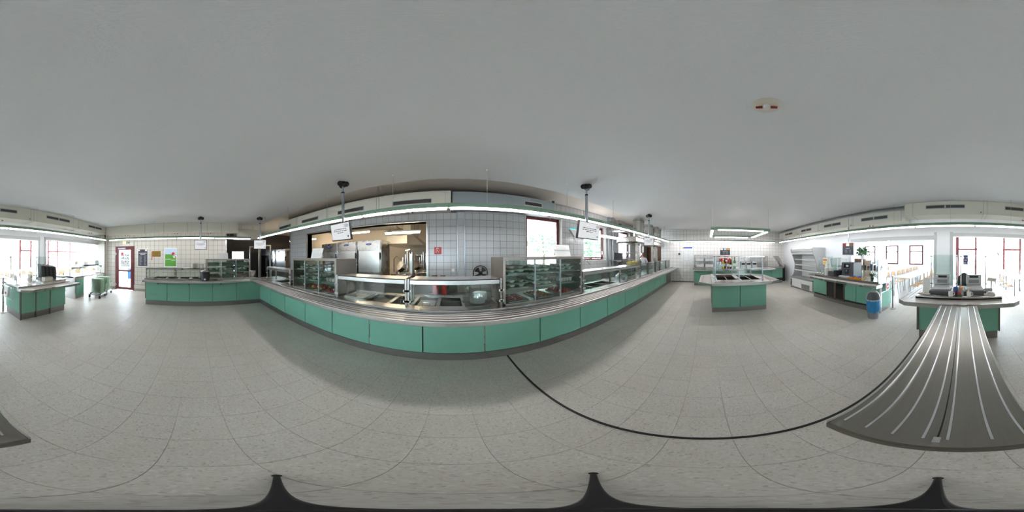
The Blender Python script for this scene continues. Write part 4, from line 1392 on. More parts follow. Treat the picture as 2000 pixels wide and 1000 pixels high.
M().ball((px, py + .1, 1.575), (.012, .016, .022), 8, 6).o('nose', 'skin', pr, smooth=True)
M().box(px - .022, px + .022, py + .085, py + .09, 1.535, 1.543).o('mouth', 'red_dark', pr)
pr.rotation_euler = (0, 0, -.9)

# ================================================================== LEFT COUNTER
XC = -5.15
lc = thing('serving_counter', 'shorter serving counter with green panels along the left wall', 'counter', (XC - .3, .3, 0))
M().box(XC - .62, XC, -1.62, 2.15, 0, .14).o('plinth', 'plinth', lc)
M().box(XC - .6, XC - .022, -1.62, 2.15, .14, .7).box(XC - .05, XC - .022, -1.62, 2.15, .7, .85).box(XC - .6, XC - .57, -1.62, 2.15, .7, .85).o('carcass', 'joint_dark', lc)
JY = [-1.62, -.9, -.19, .545, 1.33, 2.15]
for a, b in zip(JY[:-1], JY[1:]):
    M().box(XC - .022, XC, a + .006, b - .006, .148, .845).o('front_panel', 'green', lc, bevel=.003)
M().box(XC - .6, XC - .02, -1.645, -1.62, .2, .845).o('end_panel', 'steel_dark', lc)
wl_holes = [(-5.66, -5.22, -1.36, -.98), (-5.66, -5.22, -.9, -.58), (-5.66, -5.22, -.5, -.2), (-5.66, -5.22, -.1, .24, .05)]
w2 = worktop('steel_worktop', 'steel worktop with food wells on the left counter', 0, -5.8, -5.1, -1.64, 2.02, .9, wl_holes)
M().box(-5.1, -5.07, -1.64, 2.0, .845, .905).o('front_nosing', 'steel', w2, bevel=.006)
ls = thing('tray_slide', 'steel tray slide along the left counter', 'tray slide', (-4.93, .2, .83))
M().box(-5.06, -4.8, -1.6, 1.69, .85, .868).o('slide_plate', 'steel_brushed', ls)
M().box(-4.805, -4.785, -1.62, 1.69, .815, .874).o('front_lip', 'steel_light', ls, bevel=.005)
for x in (-4.99, -4.93, -4.87):
    M().cyl((x, -1.6, .868), (x, 1.69, .868), .008, 8).o('slide_rib', 'rib_steel', ls, smooth=True)
M().box(-5.06, -4.79, -1.64, -1.6, .82, .87).o('blue_end_cap', 'poster_sky', ls)
for y in (-1.2, -.2, .8):
    M().prism([(-4.85, .85), (-5.15, .85), (-5.15, .7)], 'y', y - .012, y + .012).o('bracket', 'steel_dark', ls)
lg = thing('sneeze_guard', 'long steel sneeze guard shelf on the left counter carrying plates and cups', 'sneeze guard', (-5.4, -.65, .9))
M().box(-5.62, -5.2, -1.62, .34, 1.215, 1.232).box(-5.212, -5.2, -1.62, .34, 1.175, 1.232).box(-5.62, -5.61, -1.62, .34, 1.185, 1.232).o('shelf', 'steel', lg)
for y in (-1.6, -.65, .3):
    M().box(-5.225, -5.195, y - .014, y + .014, .9, 1.215).o('post', 'steel_dark', lg)
    M().box(-5.6, -5.575, y - .012, y + .012, .9, 1.215).o('rear_post', 'steel_dark', lg)
    for z in (1.0, 1.13):
        M().box(-5.2, -5.185, y - .04, y + .04, z - .012, z + .012).o('glass_clamp', 'alu', lg)
M().box(-5.205, -5.2, -1.57, .27, .93, 1.17).o('glass_pane', 'glass', lg)
# third display cabinet
t = thing('display_cabinet', 'steel and glass display cabinet of dark trays on the left counter', 'display cabinet', (-5.5, 1.08, .9))
y0, y1, x0, x1, z0, z1 = .36, 1.8, -5.78, -5.18, .9, 1.535
M().box(x0, x1, y0, y1, z1 - .04, z1).o('top', 'steel_cabinet', t)
M().box(x0, x1, y0, y0 + .03, z0, z1 - .04).o('side', 'steel_cabinet', t)
M().box(x0, x1, y1 - .03, y1, z0, z1 - .04).o('side', 'steel_light', t)
M().box(x0, x1, y0, y1, z0, z0 + .02).o('bottom', 'steel_cabinet', t)
Z3 = [.92, 1.12, 1.315]
for z in Z3[1:]:
    M().box(x0 + .02, x1 - .03, y0 + .03, y1 - .03, z - .012, z).o('shelf', 'steel_light', t)
for y in (.84, 1.32):
    M().box(x1 - .016, x1 + .004, y - .012, y + .012, z0, z1 - .04).o('divider_post', 'alu', t)
for a, b in ((.4, .83), (.85, 1.31), (1.33, 1.76)):
    M().box(x1 - .01, x1 - .005, a, b, z0 + .02, z1 - .045).o('glass_pane', 'glass', t)
M().box(x0 + .004, x0 + .008, y0 + .03, y1 - .03, z0 + .02, z1 - .045).o('rear_pane', 'glass', t)
td = thing('dark_tray', 'x', 'tray')
M().box(-.14, .14, -.19, .19, 0, .008).o('tray_base', 'tray_green_dark', td)
M().box(-.14, -.125, -.19, .19, .008, .05).box(.125, .14, -.19, .19, .008, .05).box(-.125, .125, -.19, -.175, .008, .05).box(-.125, .125, .175, .19, .008, .05).box(-.125, .125, -.01, .01, .008, .05).o('tray_rim', 'tray_green_dark', td)
k = 0
for li, z in enumerate(Z3):
    for bi, y in enumerate((.6, 1.08, 1.55)):
        lab = 'dark green tray in the left counter cabinet, %s shelf, %s bay' % (levels[li], ['left', 'middle', 'right'][bi])
        if k == 0:
            place(td, (-5.42, y, z))
            td['label'] = lab
            td['group'] = 'dark trays in the left cabinet'
        else:
            dup(td, (-5.42, y, z), 0, lab, 'dark trays in the left cabinet')
        k += 1
        dup(td, (-5.44, y, z + .052), 0, lab.replace('dark green tray', 'upper dark green tray'), 'dark trays in the left cabinet')
        if li < 2:
            for q in range(4):
                put('pastry' if li == 0 and bi == 0 else 'bowl' if li else 'slice', (-5.38 + .1 * (q % 2) - .04, y - .1 + .2 * (q // 2), z + .113 - (.05 if False else 0) - .052 + .0), 0, 'small dish on a dark tray, %s shelf, %s bay, left cabinet' % (levels[li], ['left', 'middle', 'right'][bi]), 'small dishes in the left cabinet')
sign_sheet('white paper sign standing on the left counter cabinet', -5.5, .96, 1.535, .32, .21, -.2, pi / 2)
# plates, cups and pot
for k in range(12):
    p = pl0.copy()
    C.objects.link(p)
    p.location = (-5.42, -.02, 1.233 + .013 * k)
    p['label'] = 'white plate in the tall stack on the left guard shelf'
    p['group'] = 'plates stacked on the left guard shelf'
sp0 = None
for i, y in enumerate((.12, .2, .27)):
    for k in range(3):
        lab = 'white bowl in the %s short stack on the left guard shelf' % ORD[i]
        if sp0 is None:
            sp0 = M().lathe((0, 0, 0), [(.03, 0), (.034, .004), (.046, .055), (.043, .055), (.03, .008), (0, .008)], 14).o('soup_cup', 'ceramic', None, smooth=True, label=lab, cat='bowl', group='bowls stacked on the left guard shelf')
            sp0.location = (-5.42, y - .02, 1.233)
            cup0 = sp0
        else:
            q = sp0.copy()
            C.objects.link(q)
            q.location = (-5.42 - .02 * i, y - .02 + .005, 1.233 + .035 * k)
            q['label'] = lab
M().box(-5.58, -5.3, -.42, -.18, 1.232, 1.245).o('napkin_pile', 'paper', None, label='flat pile of white napkins on the left guard shelf', cat='napkins')
t = thing('soup_kettle', 'black soup kettle with steel lid on the left tray slide', 'soup kettle', (-5.0, .3, .878))
M().lathe((-5.0, .3, .878), [(.12, 0), (.14, .02), (.15, .24), (.165, .25), (.165, .27), (.15, .28)], 24).o('pot_body', 'black', t, smooth=True)
M().lathe((-5.0, .3, .878), [(.155, .28), (.12, .31), (.04, .325), (.03, .35), (0, .352)], 24).o('lid', 'steel_light', t, smooth=True)
M().box(-4.86, -4.852, .25, .31, .9, .95).o('label_sticker', 'paper', t)
M().box(-5.5, -5.18, .1, .36, .935, .95).o('cutting_board', 'paper', None, bevel=.004, label='white board lying behind the black soup kettle', cat='board')
t = thing('round_dish', 'small steel dish on the tray slide right of the soup kettle', 'dish', (-4.95, .62, .876))
M().lathe((-4.95, .62, .876), [(.05, 0), (.08, .02), (.078, .022), (.04, .006), (0, .006)], 16).o('dish', 'chrome', t, smooth=True)
M().lathe((-5.45, 1.97, .9), [(.1, 0), (.13, .2), (.14, .2), (.12, .01), (0, .01)], 18).o('steel_bucket', 'steel_light', None, smooth=True, label='steel bucket at the corner behind the left cabinet', cat='bucket')
t = thing('plate_stand', 'round white plate on a thin stand at the counter corner', 'stand', (-4.75, 2.4, .9))
M().lathe((-4.75, 2.4, .9), [(.08, 0), (.06, .01), (.012, .03), (.012, .36), (0, .36)], 14).o('stem', 'steel', t, smooth=True)
M().lathe((-4.75, 2.4, 1.26), [(0, 0), (.12, 0), (.14, .015), (0, .012)], 20).o('plate', 'white', t, smooth=True)

# posters, plaque, exit sign on the left wall
t = thing('menu_poster', 'dark framed menu poster with pale lettering beside the glazed door', 'poster', (XL + .01, -2.37, 1.57))
M().box(XL + .008, XL + .02, -2.62, -2.11, 1.15, 1.98).o('frame', 'poster_white', t)
M().box(XL + .02, XL + .023, -2.59, -2.14, 1.18, 1.95).o('print_ground', 'poster_dark', t)
m = M()
m.box(XL + .023, XL + .0245, -2.55, -2.18, 1.76, 1.785).box(XL + .023, XL + .0245, -2.48, -2.25, 1.715, 1.735)
m.o('title', 'poster_white', t)
m = M()
random.seed(2)
for k in range(14):
    z = 1.64 - .032 * k
    m.box(XL + .023, XL + .0245, -2.53, -2.53 + random.uniform(.06, .15), z, z + .012)
    m.box(XL + .023, XL + .0245, -2.3, -2.3 + random.uniform(.05, .12), z, z + .012)
m.o('text_lines', 'poster_grey', t)
m = M().box(XL + .023, XL + .0245, -2.58, -2.5, 1.87, 1.93).box(XL + .023, XL + .0245, -2.26, -2.16, 1.86, 1.94)
m.o('photo_strip', 'pink_cream', t)
t = thing('brass_plaque', 'brass plaque on the left wall with a medal hanging beside it', 'plaque', (XL + .01, -1.72, 1.75))
M().box(XL + .008, XL + .02, -1.96, -1.48, 1.59, 1.89).o('backing', 'beige_plastic', t)
M().box(XL + .02, XL + .026, -1.92, -1.53, 1.61, 1.87).o('plate', 'brass_plate', t)
m = M()
for z in (1.8, 1.75, 1.7):
    m.box(XL + .026, XL + .0275, -1.83, -1.62, z, z + .012)
m.o('engraving', 'brown', t)
M().box(XL + .026, XL + .03, -1.95, -1.925, 1.5, 1.85).o('ribbon', 'red_sign', t)
M().cyl((XL + .026, -1.937, 1.49), (XL + .034, -1.937, 1.49), .028, 14).o('medal', 'brass_plate', t)
t = thing('green_poster', 'green meadow poster with red tomato picture and white lettering', 'poster', (XL + .01, -1.08, 1.57))
M().box(XL + .008, XL + .018, -1.36, -.81, 1.15, 2.0).o('frame', 'poster_white', t)
M().box(XL + .018, XL + .021, -1.33, -.84, 1.19, 1.72).o('meadow', 'poster_green', t)
M().box(XL + .018, XL + .0208, -1.33, -.84, 1.68, 1.97).o('sky', 'poster_sky', t)
M().cyl((XL + .021, -.97, 1.74), (XL + .0225, -.97, 1.74), .065, 18).o('tomato', 'red_sign', t)
M().cyl((XL + .021, -.91, 1.63), (XL + .0228, -.91, 1.63), .075, 18).o('plate_disc', 'poster_white', t)
M().prism([(-.96, 1.66), (-.9, 1.69), (-.94, 1.6)], 'x', XL + .0228, XL + .024).o('leaf_shape', 'leaf_dark', t)
M().prism([(-.9, 1.58), (-.87, 1.66), (-.85, 1.58)], 'x', XL + .0228, XL + .024).o('red_shape', 'red_sign', t)
M().cyl((XL + .021, -1.28, 1.5), (XL + .0225, -1.28, 1.5), .022, 12).box(XL + .021, XL + .0225, -1.23, -1.07, 1.49, 1.512).box(XL + .021, XL + .0225, -1.05, -.87, 1.452, 1.474).o('lettering', 'white', t)
t = thing('exit_sign', 'glowing green exit sign above the glazed door', 'sign', (XL + .05, -3.27, 2.28))
M().box(XL + .008, XL + .06, -3.36, -3.18, 2.22, 2.35).o('case', 'white', t)
M().box(XL + .06, XL + .064, -3.35, -3.19, 2.23, 2.34).o('panel', 'exit_green', t)
M().box(XL + .064, XL + .066, -3.33, -3.29, 2.245, 2.325).prism([(-3.27, 2.275), (-3.23, 2.275), (-3.23, 2.25), (-3.2, 2.285), (-3.23, 2.32), (-3.23, 2.295), (-3.27, 2.295)], 'x', XL + .064, XL + .066).o('pictogram', 'white', t)
M().box(XL + .008, XL + .05, -3.12, -3.04, 2.24, 2.31).o('alarm_box', 'grey', None, label='small grey box on the tiles right of the exit sign', cat='box')
# outside the door: blue bin on legs
t = thing('outdoor_bin', 'blue bin on a frame seen through the lower door glass', 'bin', (-8.6, -3.55, -.2))
M().box(-8.8, -8.45, -3.75, -3.4, .35, .95).o('bin_body', 'plastic_blue', t, bevel=.03)
for x in (-8.78, -8.47):
    for y in (-3.73, -3.42):
        M().box(x - .015, x + .015, y - .015, y + .015, -.22, .35).o('leg', 'grey', t)
# ================================================================== SALAD ISLAND
isl = thing('salad_island', 'green free-standing salad island with steel plinth', 'counter', (5.2, -.9, 0))
M().box(4.38, 5.95, -1.66, -.13, 0, .12).o('plinth', 'plinth', isl)
M().box(4.4, 5.93, -1.64, -.15, .12, .72).o('carcass', 'joint_dark', isl)
for a, b in ((-.13, -.89), (-.9, -1.66)):
    M().box(4.375, 4.4, b + .004, a - .004, .127, .83).o('front_panel', 'green', isl)
    M().box(5.93, 5.955, b + .004, a - .004, .127, .83).o('rear_panel', 'green', isl)
M().box(4.4, 5.93, -1.665, -1.64, .127, .83).o('end_panel', 'green', isl)
M().box(4.4, 5.93, -.15, -.125, .127, .83).o('end_panel', 'steel_dark', isl)
iw = thing('steel_worktop', 'steel worktop with dark food wells on the salad island', 'worktop', (5.1, -.9, .85))
hl = [(4.52, 5.62, -.82, -.28), (4.45, 5.55, -1.5, -.96)]
m = M()
for r in rects_minus((4.02, 6.0, -1.66, -.12), hl):
    m.box(r[0], r[1], r[2], r[3], .86, .9)
m.o('top_plate', 'steel', iw)
M().box(4.0, 4.03, -1.68, -.1, .82, .902).o('front_lip', 'steel_light', iw, bevel=.01)
for h in hl:
    M().box(h[0] - .004, h[1] + .004, h[2] - .004, h[3] + .004, .74, .744).box(h[0] - .004, h[0], h[2], h[3], .744, .903).box(h[1], h[1] + .004, h[2], h[3], .744, .903).box(h[0], h[1], h[2] - .004, h[2], .744, .903).box(h[0], h[1], h[3], h[3] + .004, .744, .903).o('food_well', 'well_steel', iw)
    for i in range(3):
        for j in range(2):
            a, c = h[0] + (h[1] - h[0]) * i / 3, h[2] + (h[3] - h[2]) * j / 2
            b, d = a + (h[1] - h[0]) / 3, c + (h[3] - h[2]) / 2
            M().box(a + .02, b - .02, c + .015, d - .015, .76, .85).o('black_insert', 'matte_black', iw)
    M().box(h[0], h[1], (h[2] + h[3]) / 2 - .012, (h[2] + h[3]) / 2 + .012, .885, .902).o('well_bar', 'chrome', iw)
for (y0, y1, nm, sg) in ((-.11, .22, 'left', 1), (-1.67, -2.05, 'right', -1)):
    t = thing('tray_slide', 'ribbed steel tray slide on the %s side of the salad island' % nm, 'tray slide', (5, (y0 + y1) / 2, .82))
    poly = [(4.02, y0), (4.35, y1), (5.85, y1), (6.1, y0)]
    M().prism(poly, 'z', .855, .87).o('slide_plate', 'steel_brushed', t)
    M().prism([(4.02, y0), (4.35, y1), (4.37, y1), (4.04, y0)], 'z', .82, .87).box(4.35, 5.85, y1 - .01 * sg, y1 + .01 * sg, .82, .872).o('edge_lip', 'steel_light', t)
    for k in (.3, .6, .85):
        y = y0 + (y1 - y0) * k
        M().cyl((4.05 + .33 * k, y, .87), (6.0 - .2 * k, y, .87), .007, 6).o('slide_rib', 'rib_steel', t)
ig = thing('sneeze_guard', 'two-tier steel rack with glass over the salad island', 'sneeze guard', (5, -.88, .9))
for y in (-.22, -.87, -1.55):
    for x in (4.4, 5.68):
        M().cyl((x, y, .9), (x, y, 1.56), .018, 10).o('post', 'alu', ig, smooth=True)
M().box(4.36, 5.72, -1.6, -.17, 1.55, 1.575).o('top_shelf', 'steel', ig)
M().box(4.55, 5.3, -1.55, -.22, 1.195, 1.21).o('middle_shelf', 'steel_light', ig)
for y in (-.22, -.87, -1.55):
    M().cyl((4.4, y, 1.2), (5.68, y, 1.2), .01, 6).o('cross_rod', 'alu', ig)
M().box(4.37, 4.378, -1.53, -.24, 1.0, 1.19).o('glass_pane', 'glass', ig)
for y in (-.55, -1.2):
    M().ball((4.7, y, 1.17), (.09, .12, .03), 10, 6, -.9).o('shelf_lamp', 'steel_light', ig)


def bottle(label, x, y, z, h, r, body, cap, name='sauce_bottle'):
    t = thing(name, label, 'bottle', (x, y, z))
    M().lathe((x, y, z), [(r, 0), (r, h * .6), (r * .45, h * .78), (r * .4, h * .92)], 12).o('bottle_body', body, t, smooth=True)
    M().lathe((x, y, z), [(r * .5, h * .9), (r * .5, h), (0, h)], 10).o('cap', cap, t)
    M().cyl((x, y, z + h * .2), (x, y, z + h * .45), r * 1.02, 12).o('bottle_label', 'paper', t)
    return t


zs = 1.21
M().lathe((4.7, -.34, zs), [(.08, 0), (.085, .19), (.06, .2), (0, .2)], 16).o('white_canister', 'glass_frost', None, smooth=True, label='milky canister at the left end of the island shelf', cat='canister')
bottle('yellow oil bottle next to the milky canister on the island', 4.7, -.46, zs, .28, .035, 'oil_yellow', 'white')
bottle('dark vinegar bottle behind the yellow oil on the island', 4.85, -.52, zs, .3, .034, 'vinegar', 'black')
bottle('brown sauce bottle in the middle of the island shelf', 4.68, -.60, zs, .3, .035, 'brown', 'white')
bottle('slim black vinegar bottle on the island shelf', 4.68, -.67, zs, .25, .025, 'vinegar', 'black')
bottle('second yellow oil bottle on the island shelf', 4.8, -.71, zs, .26, .03, 'oil_yellow', 'red')
bottle('green sauce bottle with red cap on the island shelf', 4.68, -.79, zs, .33, .04, 'sauce_green', 'red')
for (y, l) in ((-1.05, 'white cutlery box with dark slot, left of three on the island'), (-1.22, 'white cutlery box with dark slot, middle of three on the island'), (-1.4, 'white cutlery box with dark slot, right of three on the island')):
    t = thing('cutlery_box', l, 'cutlery box', (4.8, y, zs), 'cutlery boxes on the island')
    M().hexa([(4.66, y - .075, zs), (4.66, y + .075, zs), (4.95, y + .075, zs), (4.95, y - .075, zs)], [(4.72, y - .07, zs + .19), (4.72, y + .07, zs + .19), (4.95, y + .07, zs + .19), (4.95, y - .07, zs + .19)]).o('box_body', 'white', t, bevel=.01)
    M().box(4.685, 4.7, y - .045, y + .045, zs + .11, zs + .15).o('dark_slot', 'blue', t) if False else M().box(4.68, 4.70, y - .05, y + .05, zs + .1, zs + .15).o('dark_slot', 'black', t)
t = thing('white_packet', 'small white and blue packet lying on the island wells', 'packet', (4.7, -.84, .9))
M().box(4.6, 4.75, -.9, -.8, .904, .93).o('packet_body', 'paper', t, bevel=.01)
M().box(4.63, 4.7, -.9, -.8, .93, .933).o('blue_band', 'blue', t)

# ================================================================== COUNTER ON THE FAR TILED WALL
rc_ = thing('serving_counter', 'green counter along the far tiled wall behind the salad island', 'counter', (8.9, -1.8, 0))
M().box(8.45, XR - .01, -4.2, .68, 0, .14).o('plinth', 'plinth', rc_)
M().box(8.47, XR - .01, -4.19, .67, .14, .85).o('carcass', 'joint_dark', rc_)
for a, b in ((.68, -.2), (-.2, -1.1), (-1.1, -2.0), (-2.0, -2.9), (-2.9, -3.55)):
    M().box(8.445, 8.47, b + .005, a - .005, .147, .84).o('front_panel', 'green', rc_)
M().box(8.445, 8.47, -4.2, -3.56, .3, .84).o('front_panel', 'green', rc_)
M().box(8.46, XR - .01, .67, .69, .147, .84).o('end_panel', 'green', rc_)
rw = thing('steel_worktop', 'steel worktop and tray slide on the far wall counter', 'worktop', (8.8, -1.8, .85))
M().box(8.3, XR - .01, -4.25, .72, .86, .92).o('top_plate', 'steel', rw, bevel=.005)
M().box(8.0, 8.3, -3.6, .72, .845, .862).o('slide_plate', 'steel_light', rw)
M().box(7.98, 8.0, -3.6, .72, .81, .868).o('front_lip', 'steel_light', rw)
for x in (8.08, 8.15, 8.22):
    M().cyl((x, -3.6, .862), (x, .72, .862), .007, 6).o('slide_rib', 'rib_steel', rw)


def rack(label, y0, y1, z1, zm, panels):
    t = thing('steel_rack', label, 'rack', (9.1, (y0 + y1) / 2, .92))
    for y in (y0, y1):
        for x in (8.93, 9.3):
            M().box(x, x + .035, y - .018, y + .018, .92, z1).o('upright', 'steel', t)
    M().box(8.92, 9.36, min(y0, y1), max(y0, y1), z1 - .02, z1).o('top_shelf', 'steel', t)
    M().box(8.92, 9.36, min(y0, y1), max(y0, y1), zm - .02, zm).o('middle_shelf', 'steel', t)
    if panels:
        for z in (.93, zm + .005):
            for (a, b) in ((y0 - .1, y0 - .5), (y0 - .6, y1 + .08)):
                M().box(9.0, 9.3, b, a, z, z + .16).o('white_crate', 'glass_frost' if False else 'white', None, bevel=.01, label='white lidded crate on the rack, %s shelf, %s side' % ('lower' if z < 1 else 'upper', 'left' if a > .3 else 'right'), cat='crate')
    return t


rack('steel rack of white crates at the left end of the far wall counter', .7, -.42, 1.6, 1.24, True)
rack('empty steel rack at the right end of the far wall counter', -2.2, -3.45, 1.54, 1.2, False)
t = thing('red_machine', 'red draped box with a white logo patch on the far wall counter', 'box', (9.15, -1.05, .92))
M().box(9.0, 9.38, -1.36, -.72, .92, 1.12).o('stand', 'steel_dark', t)
M().hexa([(8.97, -1.38, 1.12), (8.97, -.7, 1.12), (9.38, -.7, 1.12), (9.38, -1.38, 1.12)], [(9.02, -1.3, 1.42), (9.02, -.78, 1.42), (9.38, -.78, 1.42), (9.38, -1.3, 1.42)]).o('red_cover', 'red', t, bevel=.04)
M().box(8.965, 8.985, -1.18, -.95, 1.24, 1.32).o('logo_patch', 'poster_white', t)
M().box(8.98, 9.38, -.72, -.69, 1.1, 1.4).o('side_panel', 'red_dark', t)
t = thing('raised_flap', 'steel counter flap tilted up at the corner of the far wall', 'flap', (8.6, -4.1, .75))
M().hexa([(8.55, -4.27, .92), (8.55, -4.4, .92), (8.9, -4.4, .92), (8.9, -4.27, .92)], [(8.55, -3.78, 1.55), (8.55, -4.0, 1.56), (8.9, -4.0, 1.56), (8.9, -3.78, 1.55)]).o('flap_panel', 'steel_light', t)
M().box(8.9, 9.3, -4.6, -4.38, .0, .93).o('card_stand', 'joint_dark', None, label='dark stand under the cardboard box in the far corner', cat='stand')
t = thing('cardboard_box', 'small cardboard box in the far corner beside the flap', 'box', (9.1, -4.48, .93))
M().box(8.92, 9.28, -4.62, -4.38, .93, 1.03).o('box_body', 'cardboard', t)
M().box(9.05, 9.15, -4.62, -4.38, 1.03, 1.032).o('tape', 'beige_plastic', t)
t = thing('allergen_poster', 'white poster with blue header and small coloured symbols', 'poster', (XR - .01, 1.16, 1.64))
M().box(XR - .014, XR - .001, .87, 1.45, 1.2, 2.07).o('sheet', 'poster_white', t)
M().box(XR - .016, XR - .014, .87, 1.37, 1.98, 2.06).o('blue_header', 'blue', t)
M().box(XR - .016, XR - .014, 1.37, 1.44, 1.98, 2.06).o('orange_mark', 'orange', t)
random.seed(9)
m, m2 = M(), M()
for k in range(8):
    z = 1.9 - .085 * k
    for y in (1.37, 1.1):
        (m if (k + int(y * 10)) % 3 else m2).box(XR - .016, XR - .014, y, y + .035, z - .03, z)
        m.box(XR - .0155, XR - .014, y - .17, y - .04, z - .02, z - .012)
m.o('symbols', 'poster_grey', t)
m2.o('red_symbols', 'red_sign', t)
t = thing('small_menu_poster', 'small dark menu poster with fruit photos above the salad island', 'poster', (XR - .01, -1.03, 1.8))
M().box(XR - .014, XR - .001, -1.34, -.72, 1.57, 2.02).o('frame', 'poster_white', t)
M().box(XR - .017, XR - .014, -1.32, -.74, 1.59, 2.0).o('print_ground', 'poster_dark', t)
for (a, b, c) in ((-.76, -.9, 'cream'), (-.95, -1.12, 'poster_sky'), (-1.15, -1.3, 'apple_yellow')):
    M().box(XR - .0185, XR - .017, b, a, 1.89, 1.98).o('photo', c, t)
m = M().box(XR - .0185, XR - .017, -1.18, -.88, 1.8, 1.825)
for k in range(4):
    m.box(XR - .0185, XR - .017, -1.02, -.9, 1.76 - .035 * k, 1.77 - .035 * k).box(XR - .0185, XR - .017, -1.2, -1.08, 1.76 - .035 * k, 1.77 - .035 * k)
m.o('text_lines', 'poster_grey', t)
t = thing('wall_clock', 'small dark round gauge on the far tiles with a cable to the ceiling', 'gauge', (XR - .02, 1.63, 1.66))
M().cyl((XR - .06, 1.63, 1.66), (XR - .001, 1.63, 1.66), .06, 16).o('dial_case', 'grey_dark', t)
M().box(XR - .015, XR - .001, 1.6, 1.62, 1.7, 2.4).o('cable', 'grey_light', t)

# ================================================================== OPEN FRIDGE
fx0, fx1, fy, fb = 5.36, 7.2, -4.06, -4.74
of = thing('open_fridge', 'empty white multi-deck open fridge with four shelves against the back wall', 'fridge', (6.3, -4.4, 0))
prof = [(fb, 0), (fy + .02, 0), (fy + .02, .5), (fy - .12, .62), (fy - .2, .9), (fy - .2, 1.2), (fy - .1, 1.5), (fy + .02, 1.78), (fy + .03, 1.88), (fy - .02, 1.94), (fb, 1.94)]
for x in (fx0, fx1 - .04):
    M().prism(prof, 'x', x, x + .04).o('side_panel', 'grey_light', of)
M().box(fx0 + .04, fx1 - .04, fb, fb + .04, .1, 1.9).o('back_panel', 'white', of)
M().box(fx0 + .04, fx1 - .04, fb, fy, .06, .3).o('base_panel', 'white', of)
M().box(fx0 + .04, fx1 - .04, fy - .02, fy + .01, .3, .48).o('front_panel', 'white', of, bevel=.02)
M().box(fx0 + .25, fx0 + .85, fy, fy + .012, .08, .28).o('vent_panel', 'grey', of)
M().box(fx1 - .1, fx1 - .02, fy, fy + .03, .1, .42).o('corner_bumper', 'grey_dark', of)
M().box(fx0 - .01, fx1 + .01, fy - .03, fy + .04, .48, .54).o('bumper_rail', 'grey', of, bevel=.015)
M().box(fx0 + .04, fx1 - .04, fb + .04, fy - .02, .5, .53).o('tub_floor', 'grey_light', of)
for z, d in ((.86, .18), (1.12, .2), (1.38, .18)):
    M().box(fx0 + .04, fx1 - .04, fb + .04, fy - d - .05, z, z + .015).o('shelf', 'white', of)
    M().box(fx0 + .04, fx1 - .04, fy - d - .05, fy - d - .03, z - .02, z + .03).o('shelf_edge', 'white', of)
M().box(fx0 + .02, fx1 - .02, fy - .25, fy + .0, 1.74, 1.92).o('canopy', 'white', of, bevel=.04)
M().cyl((fx0 + .05, fy - .06, 1.68), (fx1 - .05, fy - .06, 1.68), .055, 12).o('roller_blind', 'white', of, smooth=True)
M().box(fx0 + .04, fx1 - .04, fb, fy - .25, 1.88, 1.93).o('roof', 'white', of)

# ================================================================== COFFEE COUNTER
cf = thing('coffee_counter', 'green coffee counter with two small glass fridge doors', 'counter', (3.5, -4.1, 0))
M().box(2.12, 4.95, -4.45, -3.8, 0, .13).o('plinth', 'plinth', cf)
M().box(2.14, 4.93, -4.44, -3.82, .13, .72).o('carcass', 'joint_dark', cf)
for a, b in ((4.95, 4.21), (3.36, 2.92), (2.91, 2.15)):
    M().box(b + .004, a - .004, -3.8, -3.775, .2, .84).o('front_panel', 'green', cf)
M().box(2.10, 2.135, -4.45, -3.8, .13, .84).o('end_panel', 'green', cf)
M().box(2.09, 2.15, -3.83, -3.77, 0, .84).o('corner_post', 'steel', cf)
for a, b in ((4.2, 3.79), (3.78, 3.37)):
    d = M().box(b, b + .04, -3.8, -3.765, .12, .84).box(a - .04, a, -3.8, -3.765, .12, .84).box(b, a, -3.8, -3.765, .12, .17).box(b, a, -3.8, -3.765, .79, .84).o('fridge_door', 'steel_dark', cf)
    M().box(b + .04, a - .04, -3.785, -3.78, .17, .79).o('door_pane', 'black_gloss', d)
cw = thing('steel_worktop', 'steel worktop on the coffee counter', 'worktop', (3.5, -4.0, .86))
M().box(2.05, 4.98, -4.5, -3.58, .86, .9).o('top_plate', 'steel', cw, bevel=.005)
M().box(2.05, 4.6, -3.6, -3.57, .85, .915).o('front_nosing', 'steel_dark', cw)
cs = thing('tray_slide', 'ribbed steel tray slide in front of the coffee counter', 'tray slide', (3.3, -3.4, .82))
M().prism([(1.95, -3.3), (4.5, -3.3), (4.75, -3.57), (1.95, -3.57)], 'z', .84, .855).o('slide_plate', 'steel_brushed', cs)
M().box(1.95, 4.5, -3.3, -3.28, .81, .865).o('front_lip', 'steel', cs)
for y in (-3.36, -3.43, -3.5):
    M().cyl((1.95, y, .855), (4.6, y, .855), .008, 6).o('slide_rib', 'rib_steel', cs)
M().box(1.93, 1.96, -3.57, -3.28, .8, .87).o('end_cap', 'steel_light', cs)
for x in (2.4, 3.3, 4.2):
    M().prism([(-3.35, .84), (-3.8, .84), (-3.8, .66)], 'x', x - .012, x + .012).o('bracket', 'steel_dark', cs)
cg = thing('glass_case', 'glass display case with steel posts at the end of the coffee counter', 'display case', (2.3, -3.85, .9))
for (x, y) in ((2.6, -3.62), (2.08, -3.62), (2.08, -4.1), (2.6, -4.1)):
    M().box(x - .014, x + .014, y - .014, y + .014, .9, 1.49).o('post', 'steel', cg)
M().box(2.05, 2.63, -4.13, -3.59, 1.47, 1.485).o('top_pane', 'glass_green', cg)
M().box(2.08, 2.6, -4.1, -3.62, 1.18, 1.19).o('middle_pane', 'glass_green', cg)
M().box(2.09, 2.59, -3.613, -3.607, .92, 1.46).o('front_pane', 'glass', cg)
M().box(2.067, 2.073, -4.09, -3.63, .92, 1.46).o('side_pane', 'glass', cg)
random.seed(4)
